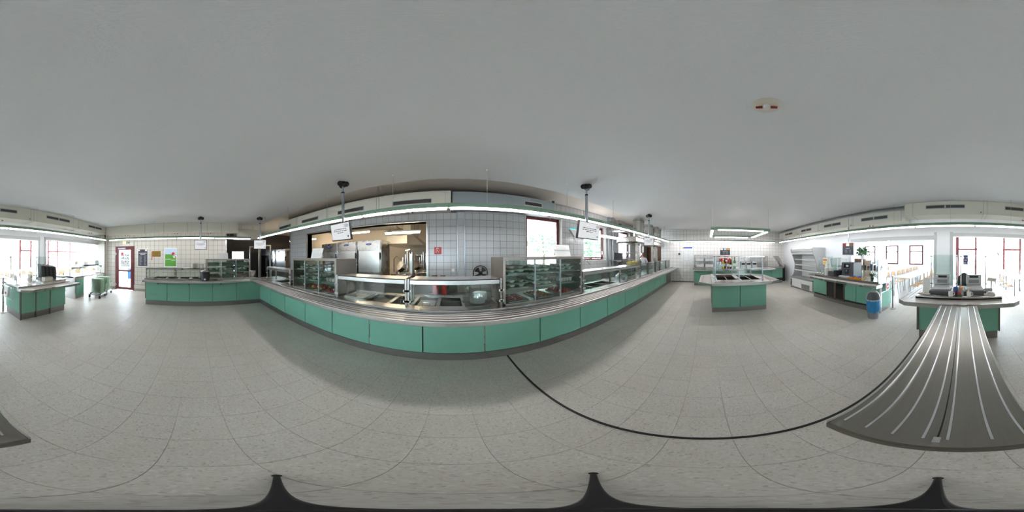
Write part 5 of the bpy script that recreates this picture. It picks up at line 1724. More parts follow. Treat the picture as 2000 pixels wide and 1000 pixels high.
for k in range(10):
    x, y = 2.15 + .1 * (k % 5), -3.72 - .18 * (k // 5)
    c = ['blue', 'brown', 'plastic_blue', 'red_dark', 'grey_dark'][k % 5]
    lab = ['blue', 'brown', 'mid-blue', 'dark red', 'dark grey'][k % 5]
    M().box(x - .03, x + .03, y - .02, y + .02, 1.19, 1.3 + .03 * (k % 3)).o('snack_packet', c, None, bevel=.008, label='%s snack packet in the %s row of the glass case' % (lab, 'front' if k < 5 else 'rear'), cat='packet', group='snack packets in the glass case')
t = thing('potted_flower', 'small potted plant with an orange flower inside the glass case', 'plant', (2.4, -3.85, .9))
M().lathe((2.4, -3.85, .9), [(.035, 0), (.05, .09), (.045, .09), (0, .085)], 12).o('pot', 'black', t)
m = M()
for k in range(9):
    a = k * .7
    m.add([(2.4, -3.85, .98), (2.4 + .06 * cos(a) - .02 * sin(a), -3.85 + .06 * sin(a) + .02 * cos(a), 1.06), (2.4 + .12 * cos(a), -3.85 + .12 * sin(a), 1.1), (2.4 + .06 * cos(a) + .02 * sin(a), -3.85 + .06 * sin(a) - .02 * cos(a), 1.06)], [(0, 1, 2, 3)])
m.o('leaves', 'leaf', t)
M().ball((2.4, -3.85, 1.12), (.025, .025, .025), 8, 6).o('flower', 'orange', t)
cmx = thing('coffee_machine', 'dark grey coffee machine on the coffee counter', 'coffee machine', (3.4, -4.15, .9))
M().box(3.2, 3.7, -4.45, -4.0, .9, 1.37).o('body', 'anthracite', cmx, bevel=.012)
M().box(3.22, 3.68, -4.0, -3.985, .93, 1.35).o('front_panel', 'grey_dark', cmx)
M().box(3.34, 3.58, -3.985, -3.975, 1.2, 1.33).o('display', 'black_gloss', cmx)
M().box(3.38, 3.48, -3.978, -3.972, 1.23, 1.29).o('display_symbol', 'grey_light', cmx)
M().box(3.38, 3.52, -3.985, -3.95, 1.0, 1.16).o('spout_recess', 'black', cmx)
M().cyl((3.43, -3.95, 1.08), (3.43, -3.95, 1.14), .015, 8).cyl((3.47, -3.95, 1.08), (3.47, -3.95, 1.14), .015, 8).o('spout', 'chrome', cmx)
M().box(3.2, 3.7, -4.0, -3.86, .9, .94).o('drip_tray', 'grey_light', cmx)
t = thing('snack_tray', 'orange tray heaped with blue wrapped bars on the coffee counter', 'tray', (2.85, -3.75, .9))
M().hexa([(2.7, -3.88, .9), (3.05, -3.88, .9), (3.05, -3.62, .9), (2.7, -3.62, .9)], [(2.66, -3.91, .96), (3.09, -3.91, .96), (3.09, -3.59, .96), (2.66, -3.59, .96)]).o('tray_body', 'orange', t)
for k in range(12):
    a = random.uniform(0, 3)
    q = M().box(-.05, .05, -.018, .018, 0, .02).xf(Matrix.Translation((2.74 + .09 * (k % 4), -3.83 + .08 * (k // 4), .962 + .01 * (k % 2))) @ Matrix.Rotation(a, 4, 'Z'))
    q.o('wrapped_bar', 'blue' if k % 3 else 'brass_plate', None, bevel=.004, label='%s wrapped bar heaped on the orange tray' % ('blue' if k % 3 else 'golden'), cat='snack', group='wrapped bars on the orange tray')
# glass shelves beside the fridge
gs = thing('glass_shelf_unit', 'tall glass shelf unit between the open fridge and the bottle display', 'shelf unit', (4.85, -4.3, .9))
for x in (4.66, 5.02):
    for y in (-4.48, -4.12):
        M().cyl((x, y, .9), (x, y, 1.55), .01, 8).o('post', 'alu', gs)
for z in (1.22, 1.54):
    M().box(4.64, 5.04, -4.5, -4.1, z, z + .01).o('glass_board', 'glass_green', gs)
M().box(4.65, 5.03, -4.49, -4.484, .92, 1.53).o('rear_pane', 'glass_green', gs)
t = thing('price_card', 'small red and yellow price card in front of the glass shelves', 'sign', (4.6, -4.06, 1.2))
M().box(4.5, 4.74, -4.08, -4.07, 1.2, 1.5).o('card', 'poster_white', t)
M().box(4.52, 4.72, -4.07, -4.067, 1.38, 1.46).o('red_title', 'orange', t)
M().box(4.52, 4.72, -4.07, -4.067, 1.26, 1.36).o('bottle_print', 'yellow', t)
M().box(4.62, 4.72, -4.07, -4.066, 1.21, 1.24).o('red_line', 'red', t)
M().box(4.6, 4.64, -4.1, -4.08, .9, 1.5).o('card_stand', 'alu', t)
gc = thing('glass_case', 'white framed glass case on the coffee counter behind the bottles', 'display case', (4.1, -4.3, .9))
for (x, y) in ((3.85, -4.12), (4.38, -4.12), (3.85, -4.48), (4.38, -4.48)):
    M().box(x - .02, x + .02, y - .02, y + .02, .9, 1.52).o('post', 'white', gc)
M().box(3.83, 4.4, -4.5, -4.1, 1.49, 1.52).o('top_frame', 'white', gc)
M().box(3.86, 4.37, -4.47, -4.13, 1.2, 1.215).o('glass_board', 'glass_green', gc)
M().box(3.87, 4.36, -4.123, -4.117, .92, 1.49).o('front_pane', 'glass_green', gc)
for k, (x, y, h, b, cp) in enumerate(((4.72, -3.82, .16, 'glass_green', 'sauce_green'), (4.64, -3.86, .17, 'glass_green', 'sauce_green'), (4.56, -3.8, .16, 'glass', 'sauce_green'), (4.5, -3.88, .18, 'glass_green', 'sauce_green'), (4.42, -3.8, .15, 'glass', 'white'), (4.8, -3.84, .13, 'glass', 'white'))):
    bottle('small %s-capped bottle on the coffee counter, %s from the window side' % ('green' if cp == 'sauce_green' else 'white', ORD[5 - k]), x, y, .9, h, .028, b, cp, 'drink_bottle')
for k, (x, y, l) in enumerate(((4.28, -3.85, 'front'), (4.2, -3.95, 'rear'))):
    t = thing('cup_dispenser', '%s stack of pale cups beside the small bottles' % l, 'cups', (x, y, .9))
    M().lathe((x, y, .9), [(.07, 0), (.075, .1), (.08, .11), (.075, .2), (.08, .21), (.08, .26), (0, .27)], 16).o('cup_stack', 'plush_white', t, smooth=True)
    M().lathe((x, y, 1.17), [(.05, 0), (.03, .08), (.012, .2), (0, .21)], 10).o('cone_top', 'white', t, smooth=True)
t = thing('grinder', 'dark box with knobs beside the coffee machine', 'machine', (3.95, -3.9, .9))
M().box(3.82, 4.1, -4.05, -3.75, .9, 1.06).o('body', 'grey_dark', t, bevel=.01)
M().box(3.72, 3.82, -4.05, -3.75, .9, 1.1).o('side_box', 'black', t)
for z in (1.12, 1.24):
    M().tube([(3.76, -3.9, z - .02), (3.8, -3.98, z), (3.7, -4.05, z)], .012, 6).o('pipe', 'grey_dark', t)
ms = thing('menu_screen', 'square menu board with food photos hung above the coffee counter', 'menu board', (3.7, -4.32, 1.6))
M().box(3.42, 3.97, -4.34, -4.31, 1.59, 2.06).o('frame', 'poster_white', ms)
M().box(3.45, 3.94, -4.31, -4.305, 1.62, 2.03).o('print_ground', 'poster_dark', ms)
for (a, b, c) in ((3.93, 3.8, 'red_dark'), (3.77, 3.63, 'cream'), (3.6, 3.46, 'brown')):
    M().box(b, a, -4.305, -4.303, 1.92, 2.02).o('photo', c, ms)
m = M().box(3.6, 3.8, -4.305, -4.303, 1.83, 1.85)
for k in range(4):
    m.box(3.72, 3.82, -4.305, -4.3035, 1.78 - .03 * k, 1.788 - .03 * k)
    m.box(3.56, 3.62, -4.305, -4.3035, 1.78 - .03 * k, 1.788 - .03 * k)
m.o('text_lines', 'poster_grey', ms)
M().box(3.68, 3.72, -4.36, -4.34, 1.8, 2.6).o('hanger', 'alu', ms)

# ------------------------------------------------------------------ waste bin, barrier
t = thing('waste_bin', 'grey push-top waste bin with blue bag in front of the coffee counter', 'bin', (2.1, -3.45, 0))
bx, by = 2.1, -3.42
M().lathe((bx, by, 0), [(.13, 0), (.135, .02), (.15, .3), (.16, .5), (0, .5)], 24).o('drum', 'grey', t, smooth=True)
m = M()
n, prof = 36, [(.15, .17), (.165, .26), (.172, .38), (.17, .48), (.165, .5)]
random.seed(8)
vsb, fsb = [], []
for r, z in prof:
    for i in range(n):
        a = 2 * pi * i / n
        rr = r * (1 + .05 * sin(7 * a + z * 20) + .03 * sin(13 * a))
        vsb.append((bx + rr * cos(a), by + rr * sin(a), z + .015 * sin(5 * a)))
for k in range(len(prof) - 1):
    for i in range(n):
        fsb.append((k * n + i, k * n + (i + 1) % n, (k + 1) * n + (i + 1) % n, (k + 1) * n + i))
m.add(vsb, fsb).o('blue_bag', 'blue_bag', t, smooth=True)
M().lathe((bx, by, .48), [(.175, 0), (.178, .04), (.172, .09), (.14, .18), (.08, .235), (0, .25)], 24).o('dome_lid', 'grey_light', t, smooth=True)
vsb, fsb = [], []
dp = [(.181, .03), (.178, .08), (.15, .172), (.115, .215)]
for r, z in dp:
    for i in range(15):
        a = radians(122) + radians(-60 + 120 * i / 14) * (1 if z < .2 else .75)
        vsb.append((bx + (r + .004) * cos(a), by + (r + .004) * sin(a), .48 + z + .006))
for k in range(3):
    for i in range(14):
        fsb.append((k * 15 + i, k * 15 + i + 1, (k + 1) * 15 + i + 1, (k + 1) * 15 + i))
M().add(vsb, fsb).o('push_flap', 'grey_dark', t, smooth=True)


def barrier_post(label, x, y, h=1.0):
    t = thing('barrier_post', label, 'post', (x, y, 0))
    M().lathe((x, y, 0), [(.09, 0), (.09, .012), (.03, .03), (0, .03)], 18).o('foot', 'steel', t, smooth=True)
    M().cyl((x, y, .02), (x, y, h), .028, 14).o('pole', 'steel', t, smooth=True)
    M().cyl((x, y, h), (x, y, h + .012), .032, 14).o('cap', 'steel_light', t)
    return t


barrier_post('steel barrier post beside the no-entry rail', 1.98, -4.3)
t = thing('no_entry_rail', 'chrome rail with a red no-entry sign at the end of the coffee counter', 'rail', (2.02, -3.9, .65))
M().tube([(2.03, -3.62, .86), (2.03, -4.28, .86), (2.03, -4.28, .62), (2.03, -3.62, .62)], .013, 8, True).o('rail_loop', 'chrome', t, smooth=True)
M().box(2.012, 2.02, -4.14, -3.93, .63, .85).o('plate', 'grey_light', t)
M().cyl((2.012, -4.035, .74), (2.008, -4.035, .74), .085, 24).o('red_disc', 'red', t)
M().box(2.005, 2.008, -4.09, -3.98, .725, .755).o('white_bar', 'white', t)
# ================================================================== NEAR CASH DESK
cd = thing('cash_desk', 'dark green cash desk facing the room at the end of the folding tray rail', 'cash desk', (.08, -3.2, 0))
M().box(-.62, .79, -3.75, -2.87, 0, .16).o('plinth', 'plinth', cd)
M().box(-.64, .81, -3.75, -2.86, .16, .85).o('front_panel', 'green', cd, bevel=.004)
M().box(.795, .83, -3.74, -2.84, .16, .85).o('side_panel', 'steel_dark', cd)
M().box(-.66, -.635, -3.74, -2.84, .16, .85).o('side_panel', 'steel_dark', cd)
ct = thing('steel_worktop', 'wide steel top with clipped corners on the near cash desk', 'worktop', (.08, -3.1, .83))
poly = [(-.75, -2.36), (.88, -2.36), (1.0, -2.46), (1.0, -3.8), (-.87, -3.8), (-.87, -2.46)]
M().prism(poly, 'z', .85, .872).o('top_plate', 'steel_brushed', ct)
rim = [(-.75, -2.345), (.88, -2.345), (1.015, -2.455), (1.015, -3.8), (1.0, -3.8), (1.0, -2.46), (.88, -2.36), (-.75, -2.36), (-.87, -2.46), (-.87, -3.8), (-.885, -3.8), (-.885, -2.455)]
M().prism([(-.76, -2.345), (.89, -2.345), (1.02, -2.455), (1.005, -2.47), (.88, -2.362), (-.75, -2.362), (-.875, -2.47), (-.89, -2.455)], 'z', .81, .878).o('front_lip', 'steel', ct)
M().box(1.003, 1.02, -3.8, -2.46, .81, .878).o('side_lip', 'steel', ct)
M().box(-.89, -.873, -3.8, -2.46, .81, .878).o('side_lip', 'steel', ct)
for x in (.86, .93, -.75, -.82):
    M().cyl((x, -3.78, .872), (x, -2.6, .872), .007, 6).o('slide_rib', 'rib_steel', ct)
cm = thing('cash_shelf', 'raised steel shelf carrying the two cash registers', 'shelf', (.08, -3.2, .872))
M().box(-.64, .79, -3.75, -2.62, .872, .905).o('shelf_plate', 'steel', cm, bevel=.004)
M().box(-.64, .79, -2.64, -2.62, .872, .925).o('front_edge', 'steel_light', cm)


def register(label, x, dx=1):
    y = -3.0
    z = .905
    t = thing('cash_register', label, 'cash register', (x, y, z))
    M().box(x - .2, x + .2, y - .2, y + .13, z, z + .06).o('cash_drawer', 'grey_dark', t, bevel=.006)
    M().box(x - .17, x + .17, y - .18, y + .06, z + .06, z + .085).o('base', 'grey_light', t, bevel=.006)
    M().hexa([(x - .16, y - .02, z + .085), (x + .16, y - .02, z + .085), (x + .14, y - .2, z + .085), (x - .14, y - .2, z + .085)], [(x - .15, y - .04, z + .1), (x + .15, y - .04, z + .1), (x + .14, y - .2, z + .13), (x - .14, y - .2, z + .13)]).o('neck', 'grey_light', t)
    mt = Matrix.Translation((x, y - .2, z + .13)) @ Matrix.Rotation(.25, 4, 'X')
    M().box(-.15, .15, -.03, .03, 0, .2).xf(mt).o('screen_back', 'grey_light', t, bevel=.015)
    M().box(-.085, .085, .028, .036, .13, .17).xf(mt).o('customer_display', 'screen_dark', t)
    M().box(-.1, .1, .03, .034, .02, .09).xf(mt).o('vent_slots', 'grey', t)
    for s in (-1, 1):
        M().cyl((s * .115, .03, .165), (s * .115, .036, .165), .016, 10).xf(mt).o('corner_cap', 'white', t)


register('left cash register of the near desk, seen from behind', .41)
register('right cash register of the near desk, seen from behind', -.21)
for i, (x, y, l) in enumerate(((.21, -2.76, 'white mug with handle in front of the left register'), (-.1, -2.76, 'white mug with handle in front of the right register'))):
    t = thing('mug', l, 'mug', (x, y, .905), 'mugs on the cash desk')
    M().lathe((x, y, .905), [(.035, 0), (.04, .005), (.042, .08), (.038, .08), (.036, .008), (0, .008)], 16).o('cup', 'ceramic', t, smooth=True)
    M().tube([(x - .04, y, .97), (x - .065, y, .965), (x - .065, y, .93), (x - .04, y, .92)], .006, 6).o('handle', 'ceramic', t)
t = thing('phone_handset', 'pale handset lying at the left end of the cash shelf', 'phone', (.66, -2.76, .905))
M().ball((.72, -2.76, .93), (.07, .035, .025), 10, 6).ball((.62, -2.77, .925), (.06, .03, .02), 10, 6).o('handset_body', 'beige_plastic', t, smooth=True)
t = thing('paper_roll', 'tall white paper sheet standing at the left end of the cash shelf', 'paper', (.68, -2.95, .905))
M().hexa([(.6, -2.95, .905), (.75, -2.97, .905), (.75, -2.985, .905), (.6, -2.965, .905)], [(.63, -3.02, 1.18), (.76, -3.04, 1.18), (.76, -3.05, 1.18), (.63, -3.03, 1.18)]).o('sheet', 'plush_white', t)
t = thing('card_terminal', 'white card terminal at the right end of the cash shelf', 'card terminal', (-.47, -2.8, .905))
M().box(-.56, -.36, -2.86, -2.74, .905, .935).o('cradle', 'beige_plastic', t, bevel=.008)
M().hexa([(-.55, -2.84, .935), (-.4, -2.84, .935), (-.4, -2.76, .935), (-.55, -2.76, .935)], [(-.54, -2.83, .96), (-.44, -2.83, .975), (-.44, -2.77, .975), (-.54, -2.77, .96)]).o('handset', 'grey_light', t)
t = thing('customer_display', 'small display on a pole beside the right register', 'display', (-.5, -3.0, .905))
M().cyl((-.52, -3.0, .905), (-.52, -3.0, 1.13), .014, 8).o('pole', 'grey_light', t)
M().hexa([(-.6, -3.03, 1.12), (-.44, -3.03, 1.14), (-.44, -2.97, 1.14), (-.6, -2.97, 1.12)], [(-.62, -3.03, 1.18), (-.46, -3.03, 1.2), (-.46, -2.97, 1.2), (-.62, -2.97, 1.18)]).o('head', 'beige_plastic', t, bevel=.006)
M().box(-.54, -.4, -3.06, -2.96, .905, 1.0).o('printer_box', 'grey_light', t, bevel=.006)
# centre clutter
t = thing('flower_ornament', 'small red flower ornament in the middle of the cash shelf', 'ornament', (.06, -2.78, .905))
for k in range(6):
    a = k * 1.05
    M().ball((.06 + .025 * cos(a), -2.78 + .02 * sin(a), .95 + .012 * (k % 3)), .016, 8, 6).o('red_bloom', 'red', t, smooth=True)
M().ball((.06, -2.78, .918), (.045, .035, .016), 10, 5).o('green_base', 'leaf', t)
for k, (x, y, h, c, n) in enumerate(((.14, -2.86, .15, 'blue', 'blue'), (.11, -2.9, .17, 'plastic_blue', 'tall blue'), (.16, -2.92, .13, 'red_dark', 'dark red'), (.07, -2.92, .16, 'grey_light', 'grey'), (.125, -2.8, .1, 'vinegar', 'dark'))):
    M().lathe((x, y, .905), [(.02, 0), (.02, h * .7), (.012, h * .9), (.012, h), (0, h)], 10).o('small_bottle', c, None, smooth=True, label='%s small bottle between the two registers' % n, cat='bottle')
t = thing('napkin_box', 'grey napkin box with orange top between the registers', 'box', (.04, -2.9, .905))
M().box(-.01, .09, -2.98, -2.88, .905, 1.0).o('box_body', 'grey_light', t)
M().box(.0, .06, -2.97, -2.9, 1.0, 1.04).o('orange_top', 'orange', t, bevel=.01)
M().box(-.11, -.08, -2.92, -2.88, .905, 1.03).o('paper_stand', 'cream', None, label='slim cream card stand left of the right register', cat='card')
t = thing('office_chair', 'black office chair behind the near cash desk', 'chair', (.0, -4.15, 0))
M().box(-.22, .22, -4.35, -3.92, .5, .57).o('seat', 'black', t, bevel=.03)
M().ball((-.02, -4.33, .9), (.18, .05, .26), 14, 10).o('backrest', 'black', t, smooth=True)
M().cyl((0, -4.14, .08), (0, -4.14, .5), .025, 10).o('column', 'chrome', t)
for k in range(5):
    a = k * 2 * pi / 5
    M().tube([(0, -4.14, .09), (.26 * cos(a), -4.14 + .26 * sin(a), .05)], .016, 6).ball((.26 * cos(a), -4.14 + .26 * sin(a), .03), .03, 8, 6).o('foot', 'black', t)


def glass_post(label, pts, zt, panes, z0=.872):
    t = thing('desk_screen', label, 'glass screen', (pts[0][0], pts[0][1], z0))
    for x, y in pts:
        M().cyl((x, y, z0), (x, y, zt), .013, 8).o('post', 'steel', t)
        for z in (zt - .03, z0 + .12):
            M().box(x - .025, x + .025, y - .012, y + .012, z - .012, z + .012).o('clamp', 'grey', t)
    for (a, b) in panes:
        (x0, y0), (x1, y1) = pts[a], pts[b]
        d = Vector((x1 - x0, y1 - y0)).normalized() * .04
        M().hexa([(x0 + d.x, y0 + d.y - .003, z0 + .1), (x1 - d.x, y1 - d.y - .003, z0 + .1), (x1 - d.x, y1 - d.y + .003, z0 + .1), (x0 + d.x, y0 + d.y + .003, z0 + .1)],
                 [(x0 + d.x, y0 + d.y - .003, zt), (x1 - d.x, y1 - d.y - .003, zt), (x1 - d.x, y1 - d.y + .003, zt), (x0 + d.x, y0 + d.y + .003, zt)]).o('glass_pane', 'glass_green', t)


glass_post('glass screen on steel posts behind the left register', [(.69, -3.5), (.14, -3.5)], 1.62, [(0, 1)])
glass_post('glass screen on steel posts behind the right register', [(.05, -3.5), (-.49, -3.5)], 1.62, [(0, 1)])
t = thing('notice_card', 'colourful notice hung on the screen between the registers', 'notice', (0, -3.47, 1.43))
M().box(-.1, .0, -3.475, -3.47, 1.42, 1.62).o('card', 'plastic_blue', t)
for k in range(12):
    M().box(-.095 + .025 * (k % 4), -.08 + .025 * (k % 4), -3.47, -3.468, 1.44 + .055 * (k // 4), 1.47 + .055 * (k // 4)).o('print', ['poster_white', 'red_sign', 'cream'][k % 3], t)

# ------------------------------------------------------------------ folding tray rail in front of the camera
rl = thing('folding_tray_rail', 'long ribbed steel tray rail reaching from the cash desk into the room', 'tray rail', (.07, -2.3, .85))
m = M()
ys = [-2.335, -1.8, -1.2, -.8, -.5, -.38, -.33, -.31]
zs_ = [.86, .86, .86, .86, .86, .857, .85, .838]
vs_, fs_ = [], []
for y, z in zip(ys, zs_):
    vs_ += [(-.195, y, z), (.335, y, z), (.335, y, z - .012), (-.195, y, z - .012)]
for k in range(len(ys) - 1):
    a, b = 4 * k, 4 * k + 4
    fs_ += [(a, a + 1, b + 1, b), (a + 1, a + 2, b + 2, b + 1), (a + 2, a + 3, b + 3, b + 2), (a + 3, a, b, b + 3)]
fs_ += [(0, 3, 2, 1), tuple(4 * (len(ys) - 1) + i for i in range(4))]
m.add(vs_, fs_).o('rail_plate', 'steel_rail', rl, smooth=True)
M().box(-.2, .34, -.318, -.306, .8, .842).o('end_lip', 'steel_dark', rl, bevel=.004)
M().box(.333, .34, -2.33, -.31, .82, .858).o('side_edge', 'steel_light', rl)
M().box(-.2, -.193, -2.33, -.31, .82, .858).o('side_edge', 'steel_light', rl)
for x in (.308, .235, .16, .085, .03, -.068, -.148):
    M().tube([(x, -2.33, .862), (x, -.6, .862), (x, -.4, .859), (x, -.35, .853)], .0055, 8).o('slide_rib', 'rib_bright', rl, smooth=True)
M().box(.05, .055, -2.3, -.36, .8603, .8615).o('centre_slot', 'black', rl)
M().box(.044, .062, -.36, -.33, .85, .864).o('slot_catch', 'steel_light', rl)
for x in (-.1, .24):
    M().prism([(-2.36, .85), (-2.86, .45), (-2.86, .4), (-2.3, .84)], 'x', x - .01, x + .01).o('support_arm', 'steel_dark', rl)

# ================================================================== FAR CASH DESK (towards the glazed door)
c2 = thing('cash_desk', 'green cash desk with three front panels near the tray trolleys', 'cash desk', (-2.6, -3.8, 0))
M().box(-3.3, -1.86, -4.2, -3.42, 0, .17).o('plinth', 'plinth', c2)
M().box(-3.3, -1.86, -4.2, -3.42, .17, .84).o('carcass', 'joint_dark', c2)
for a, b in ((-1.86, -2.28), (-2.31, -2.74), (-2.77, -3.32)):
    M().box(b, a, -3.42, -3.395, .175, .84).o('front_panel', 'green', c2)
for x in (-1.865, -2.295, -2.755):
    M().box(x - .016, x + .016, -3.42, -3.39, 0, .84).o('joint_strip', 'steel_dark', c2)
M().box(-1.86, -1.835, -4.2, -3.42, .19, .84).o('end_panel', 'green', c2)
k2 = thing('steel_worktop', 'steel top with tray slide on the cash desk near the trolleys', 'worktop', (-2.55, -3.7, .83))
M().box(-3.4, -1.75, -4.25, -3.3, .86, .9).o('top_plate', 'steel_light', k2, bevel=.005)
M().prism([(-1.7, -3.3), (-1.72, -3.1), (-1.85, -2.97), (-3.5, -2.97), (-3.5, -3.3)], 'z', .842, .858).o('slide_plate', 'steel_brushed', k2)
M().box(-3.5, -1.85, -2.97, -2.95, .81, .865).prism([(-1.85, -2.97), (-1.72, -3.1), (-1.705, -3.09), (-1.84, -2.95)], 'z', .81, .865).box(-1.72, -1.7, -3.3, -3.1, .81, .865).o('front_lip', 'steel', k2)
for y in (-3.04, -3.12, -3.2):
    M().cyl((-3.5, y, .858), (-1.8, y, .858), .007, 6).o('slide_rib', 'rib_steel', k2)
M().box(-3.35, -2.55, -4.0, -3.4, .9, .95).o('riser', 'steel', k2)
t = thing('cutlery_dispenser', 'black cutlery dispenser with four slanted slots on the far cash desk', 'cutlery dispenser', (-2.85, -3.65, .95))
for k in range(4):
    x = -2.64 - .135 * k
    M().hexa([(x, -3.6, .95), (x - .11, -3.6, .95), (x - .11, -3.8, .95), (x, -3.8, .95)], [(x + .17, -3.42, 1.36 - .015 * k), (x + .065, -3.42, 1.36 - .015 * k), (x + .065, -3.6, 1.41 - .015 * k), (x + .17, -3.6, 1.41 - .015 * k)]).o('slot', 'anthracite', t, bevel=.012)
M().box(-3.15, -2.58, -3.85, -3.6, .95, 1.02).o('base', 'grey', t)
M().box(-2.85, -2.58, -3.55, -3.4, .95, 1.05).o('beige_box', 'beige_plastic', None, bevel=.006, label='beige box in front of the cutlery dispenser', cat='box')
t = thing('plush_bear', 'pale fluffy toy sitting on the far cash desk', 'plush toy', (-2.3, -3.7, .9))
M().ball((-2.3, -3.7, .97), (.08, .07, .075), 14, 10).ball((-2.3, -3.68, 1.07), (.065, .06, .06), 14, 10).o('body', 'plush_white', t, smooth=True)
for s in (-1, 1):
    M().ball((-2.3 + s * .055, -3.69, 1.12), .02, 8, 6).o('ear', 'plush_white', t, smooth=True)
    M().ball((-2.3 + s * .07, -3.62, .93), (.03, .05, .025), 8, 6).o('paw', 'plush_white', t, smooth=True)
M().ball((-2.3, -3.62, 1.06), (.015, .012, .012), 8, 6).o('nose', 'black', t)
M().box(-2.5, -2.1, -3.78, -3.5, .9, .904).o('paper_mat', 'paper', None, label='white sheet under the fluffy toy', cat='paper')
glass_post('glass screen on posts at the back of the far cash desk', [(-1.95, -4.15), (-2.75, -4.2)], 1.6, [(0, 1)], .9)
glass_post('small glass screen beside the cutlery dispenser', [(-2.85, -4.2), (-3.35, -4.2)], 1.6, [(0, 1)], .9)
t = thing('desk_fan', 'white desk fan at the end of the far cash desk', 'fan', (-1.78, -3.45, .86))
c = (-1.75, -3.5)
for k, (z, r, xx) in enumerate(((1.05, .14, -1.75),)):
    M().tube([(xx + .01, -3.5 + r * cos(a), z + r * sin(a)) for a in [i * pi / 10 for i in range(20)]], .008, 6, True).o('grille_ring', 'white', t)
    for q in range(3):
        a = q * 2.1 + .5
        M().add([(xx, -3.5, z), (xx - .01, -3.5 + .12 * cos(a), z + .12 * sin(a)), (xx + .02, -3.5 + .12 * cos(a + .7), z + .12 * sin(a + .7))], [(0, 1, 2)]).o('blade', 'white', t)
M().cyl((-1.8, -3.5, 1.05), (-1.73, -3.5, 1.05), .035, 12).o('motor', 'white', t)
M().cyl((-1.8, -3.5, .9), (-1.8, -3.5, 1.05), .015, 8).o('stem', 'white', t)
M().lathe((-1.82, -3.5, .9), [(.06, 0), (.05, .015), (0, .02)], 14).o('base', 'white', t)
t = thing('side_rail', 'chrome rail with hanging bag on the end of the far cash desk', 'rail', (-1.72, -3.8, .6))
M().tube([(-1.74, -3.5, .83), (-1.68, -3.5, .83), (-1.68, -4.12, .83), (-1.68, -4.12, .55), (-1.68, -3.5, .55), (-1.74, -3.5, .55)], .012, 8).o('rail_loop', 'chrome', t, smooth=True)
t = thing('hanging_bag', 'white bag with red mark hanging on the chrome rail', 'bag', (-1.66, -3.75, .6))
M().hexa([(-1.7, -3.66, .58), (-1.7, -3.86, .58), (-1.62, -3.86, .58), (-1.62, -3.66, .58)], [(-1.7, -3.62, .86), (-1.7, -3.9, .86), (-1.63, -3.9, .86), (-1.63, -3.62, .86)]).o('bag_body', 'white', t, bevel=.03)
M().box(-1.625, -1.615, -3.8, -3.72, .64, .7).o('red_mark', 'red_sign', t)
barrier_post('steel barrier post beside the far cash desk', -1.72, -4.15)

# ================================================================== TRAY RETURN AND TROLLEYS
tr = thing('tray_station', 'tray station with green panel, steel shelf and glass posts beside the glazed corner', 'station', (-5.2, -4.2, 0))
M().box(-5.0, -4.44, -4.5, -4.07, 0, .8).o('cabinet', 'steel', tr)
M().box(-4.96, -4.52, -4.07, -4.05, .12, .72).o('green_panel', 'green', tr)
M().box(-4.47, -4.42, -4.5, -4.03, 0, .84).o('end_post', 'steel_light', tr)
M().box(-6.6, -4.42, -4.55, -4.1, .8, .84).o('top_plate', 'steel_dark', tr)
M().box(-6.6, -6.5, -4.5, -4.1, 0, .8).o('side_wall', 'steel', tr)
M().box(-6.5, -4.42, -4.5, -4.2, 1.12, 1.2).o('upper_shelf', 'steel', tr)
M().box(-6.0, -5.2, -4.25, -4.05, 1.22, 1.27).o('dark_tray_holder', 'black', tr)
for x in (-4.44, -5.2, -5.9, -6.5):
    M().cyl((x, -4.3, .84), (x, -4.3, 1.45), .014, 8).o('post', 'steel', tr)
for a, b in ((-4.5, -5.15), (-5.95, -6.45)):
    M().box(b, a, -4.303, -4.297, .95, 1.43).o('glass_pane', 'glass_green', tr)
t = thing('white_container', 'white rounded container standing on the tray station', 'container', (-5.45, -4.35, 1.2))
M().hexa([(-5.6, -4.45, 1.2), (-5.3, -4.45, 1.2), (-5.3, -4.3, 1.2), (-5.6, -4.3, 1.2)], [(-5.55, -4.42, 1.42), (-5.38, -4.42, 1.42), (-5.38, -4.33, 1.42), (-5.55, -4.33, 1.42)]).o('container_body', 'white', t, bevel=.03)
t = thing('white_container', 'white rounded container at the tiled corner of the tray station', 'container', (-6.3, -4.35, 1.2))
M().hexa([(-6.45, -4.45, 1.2), (-6.1, -4.45, 1.2), (-6.1, -4.3, 1.2), (-6.45, -4.3, 1.2)], [(-6.4, -4.42, 1.45), (-6.15, -4.42, 1.45), (-6.15, -4.33, 1.45), (-6.4, -4.33, 1.45)]).o('container_body', 'white', t, bevel=.03)
M().box(-4.85, -4.7, -4.29, -4.285, 1.3, 1.42).o('notice', 'beige_plastic', None, label='small beige notice on the tray station glass', cat='notice')


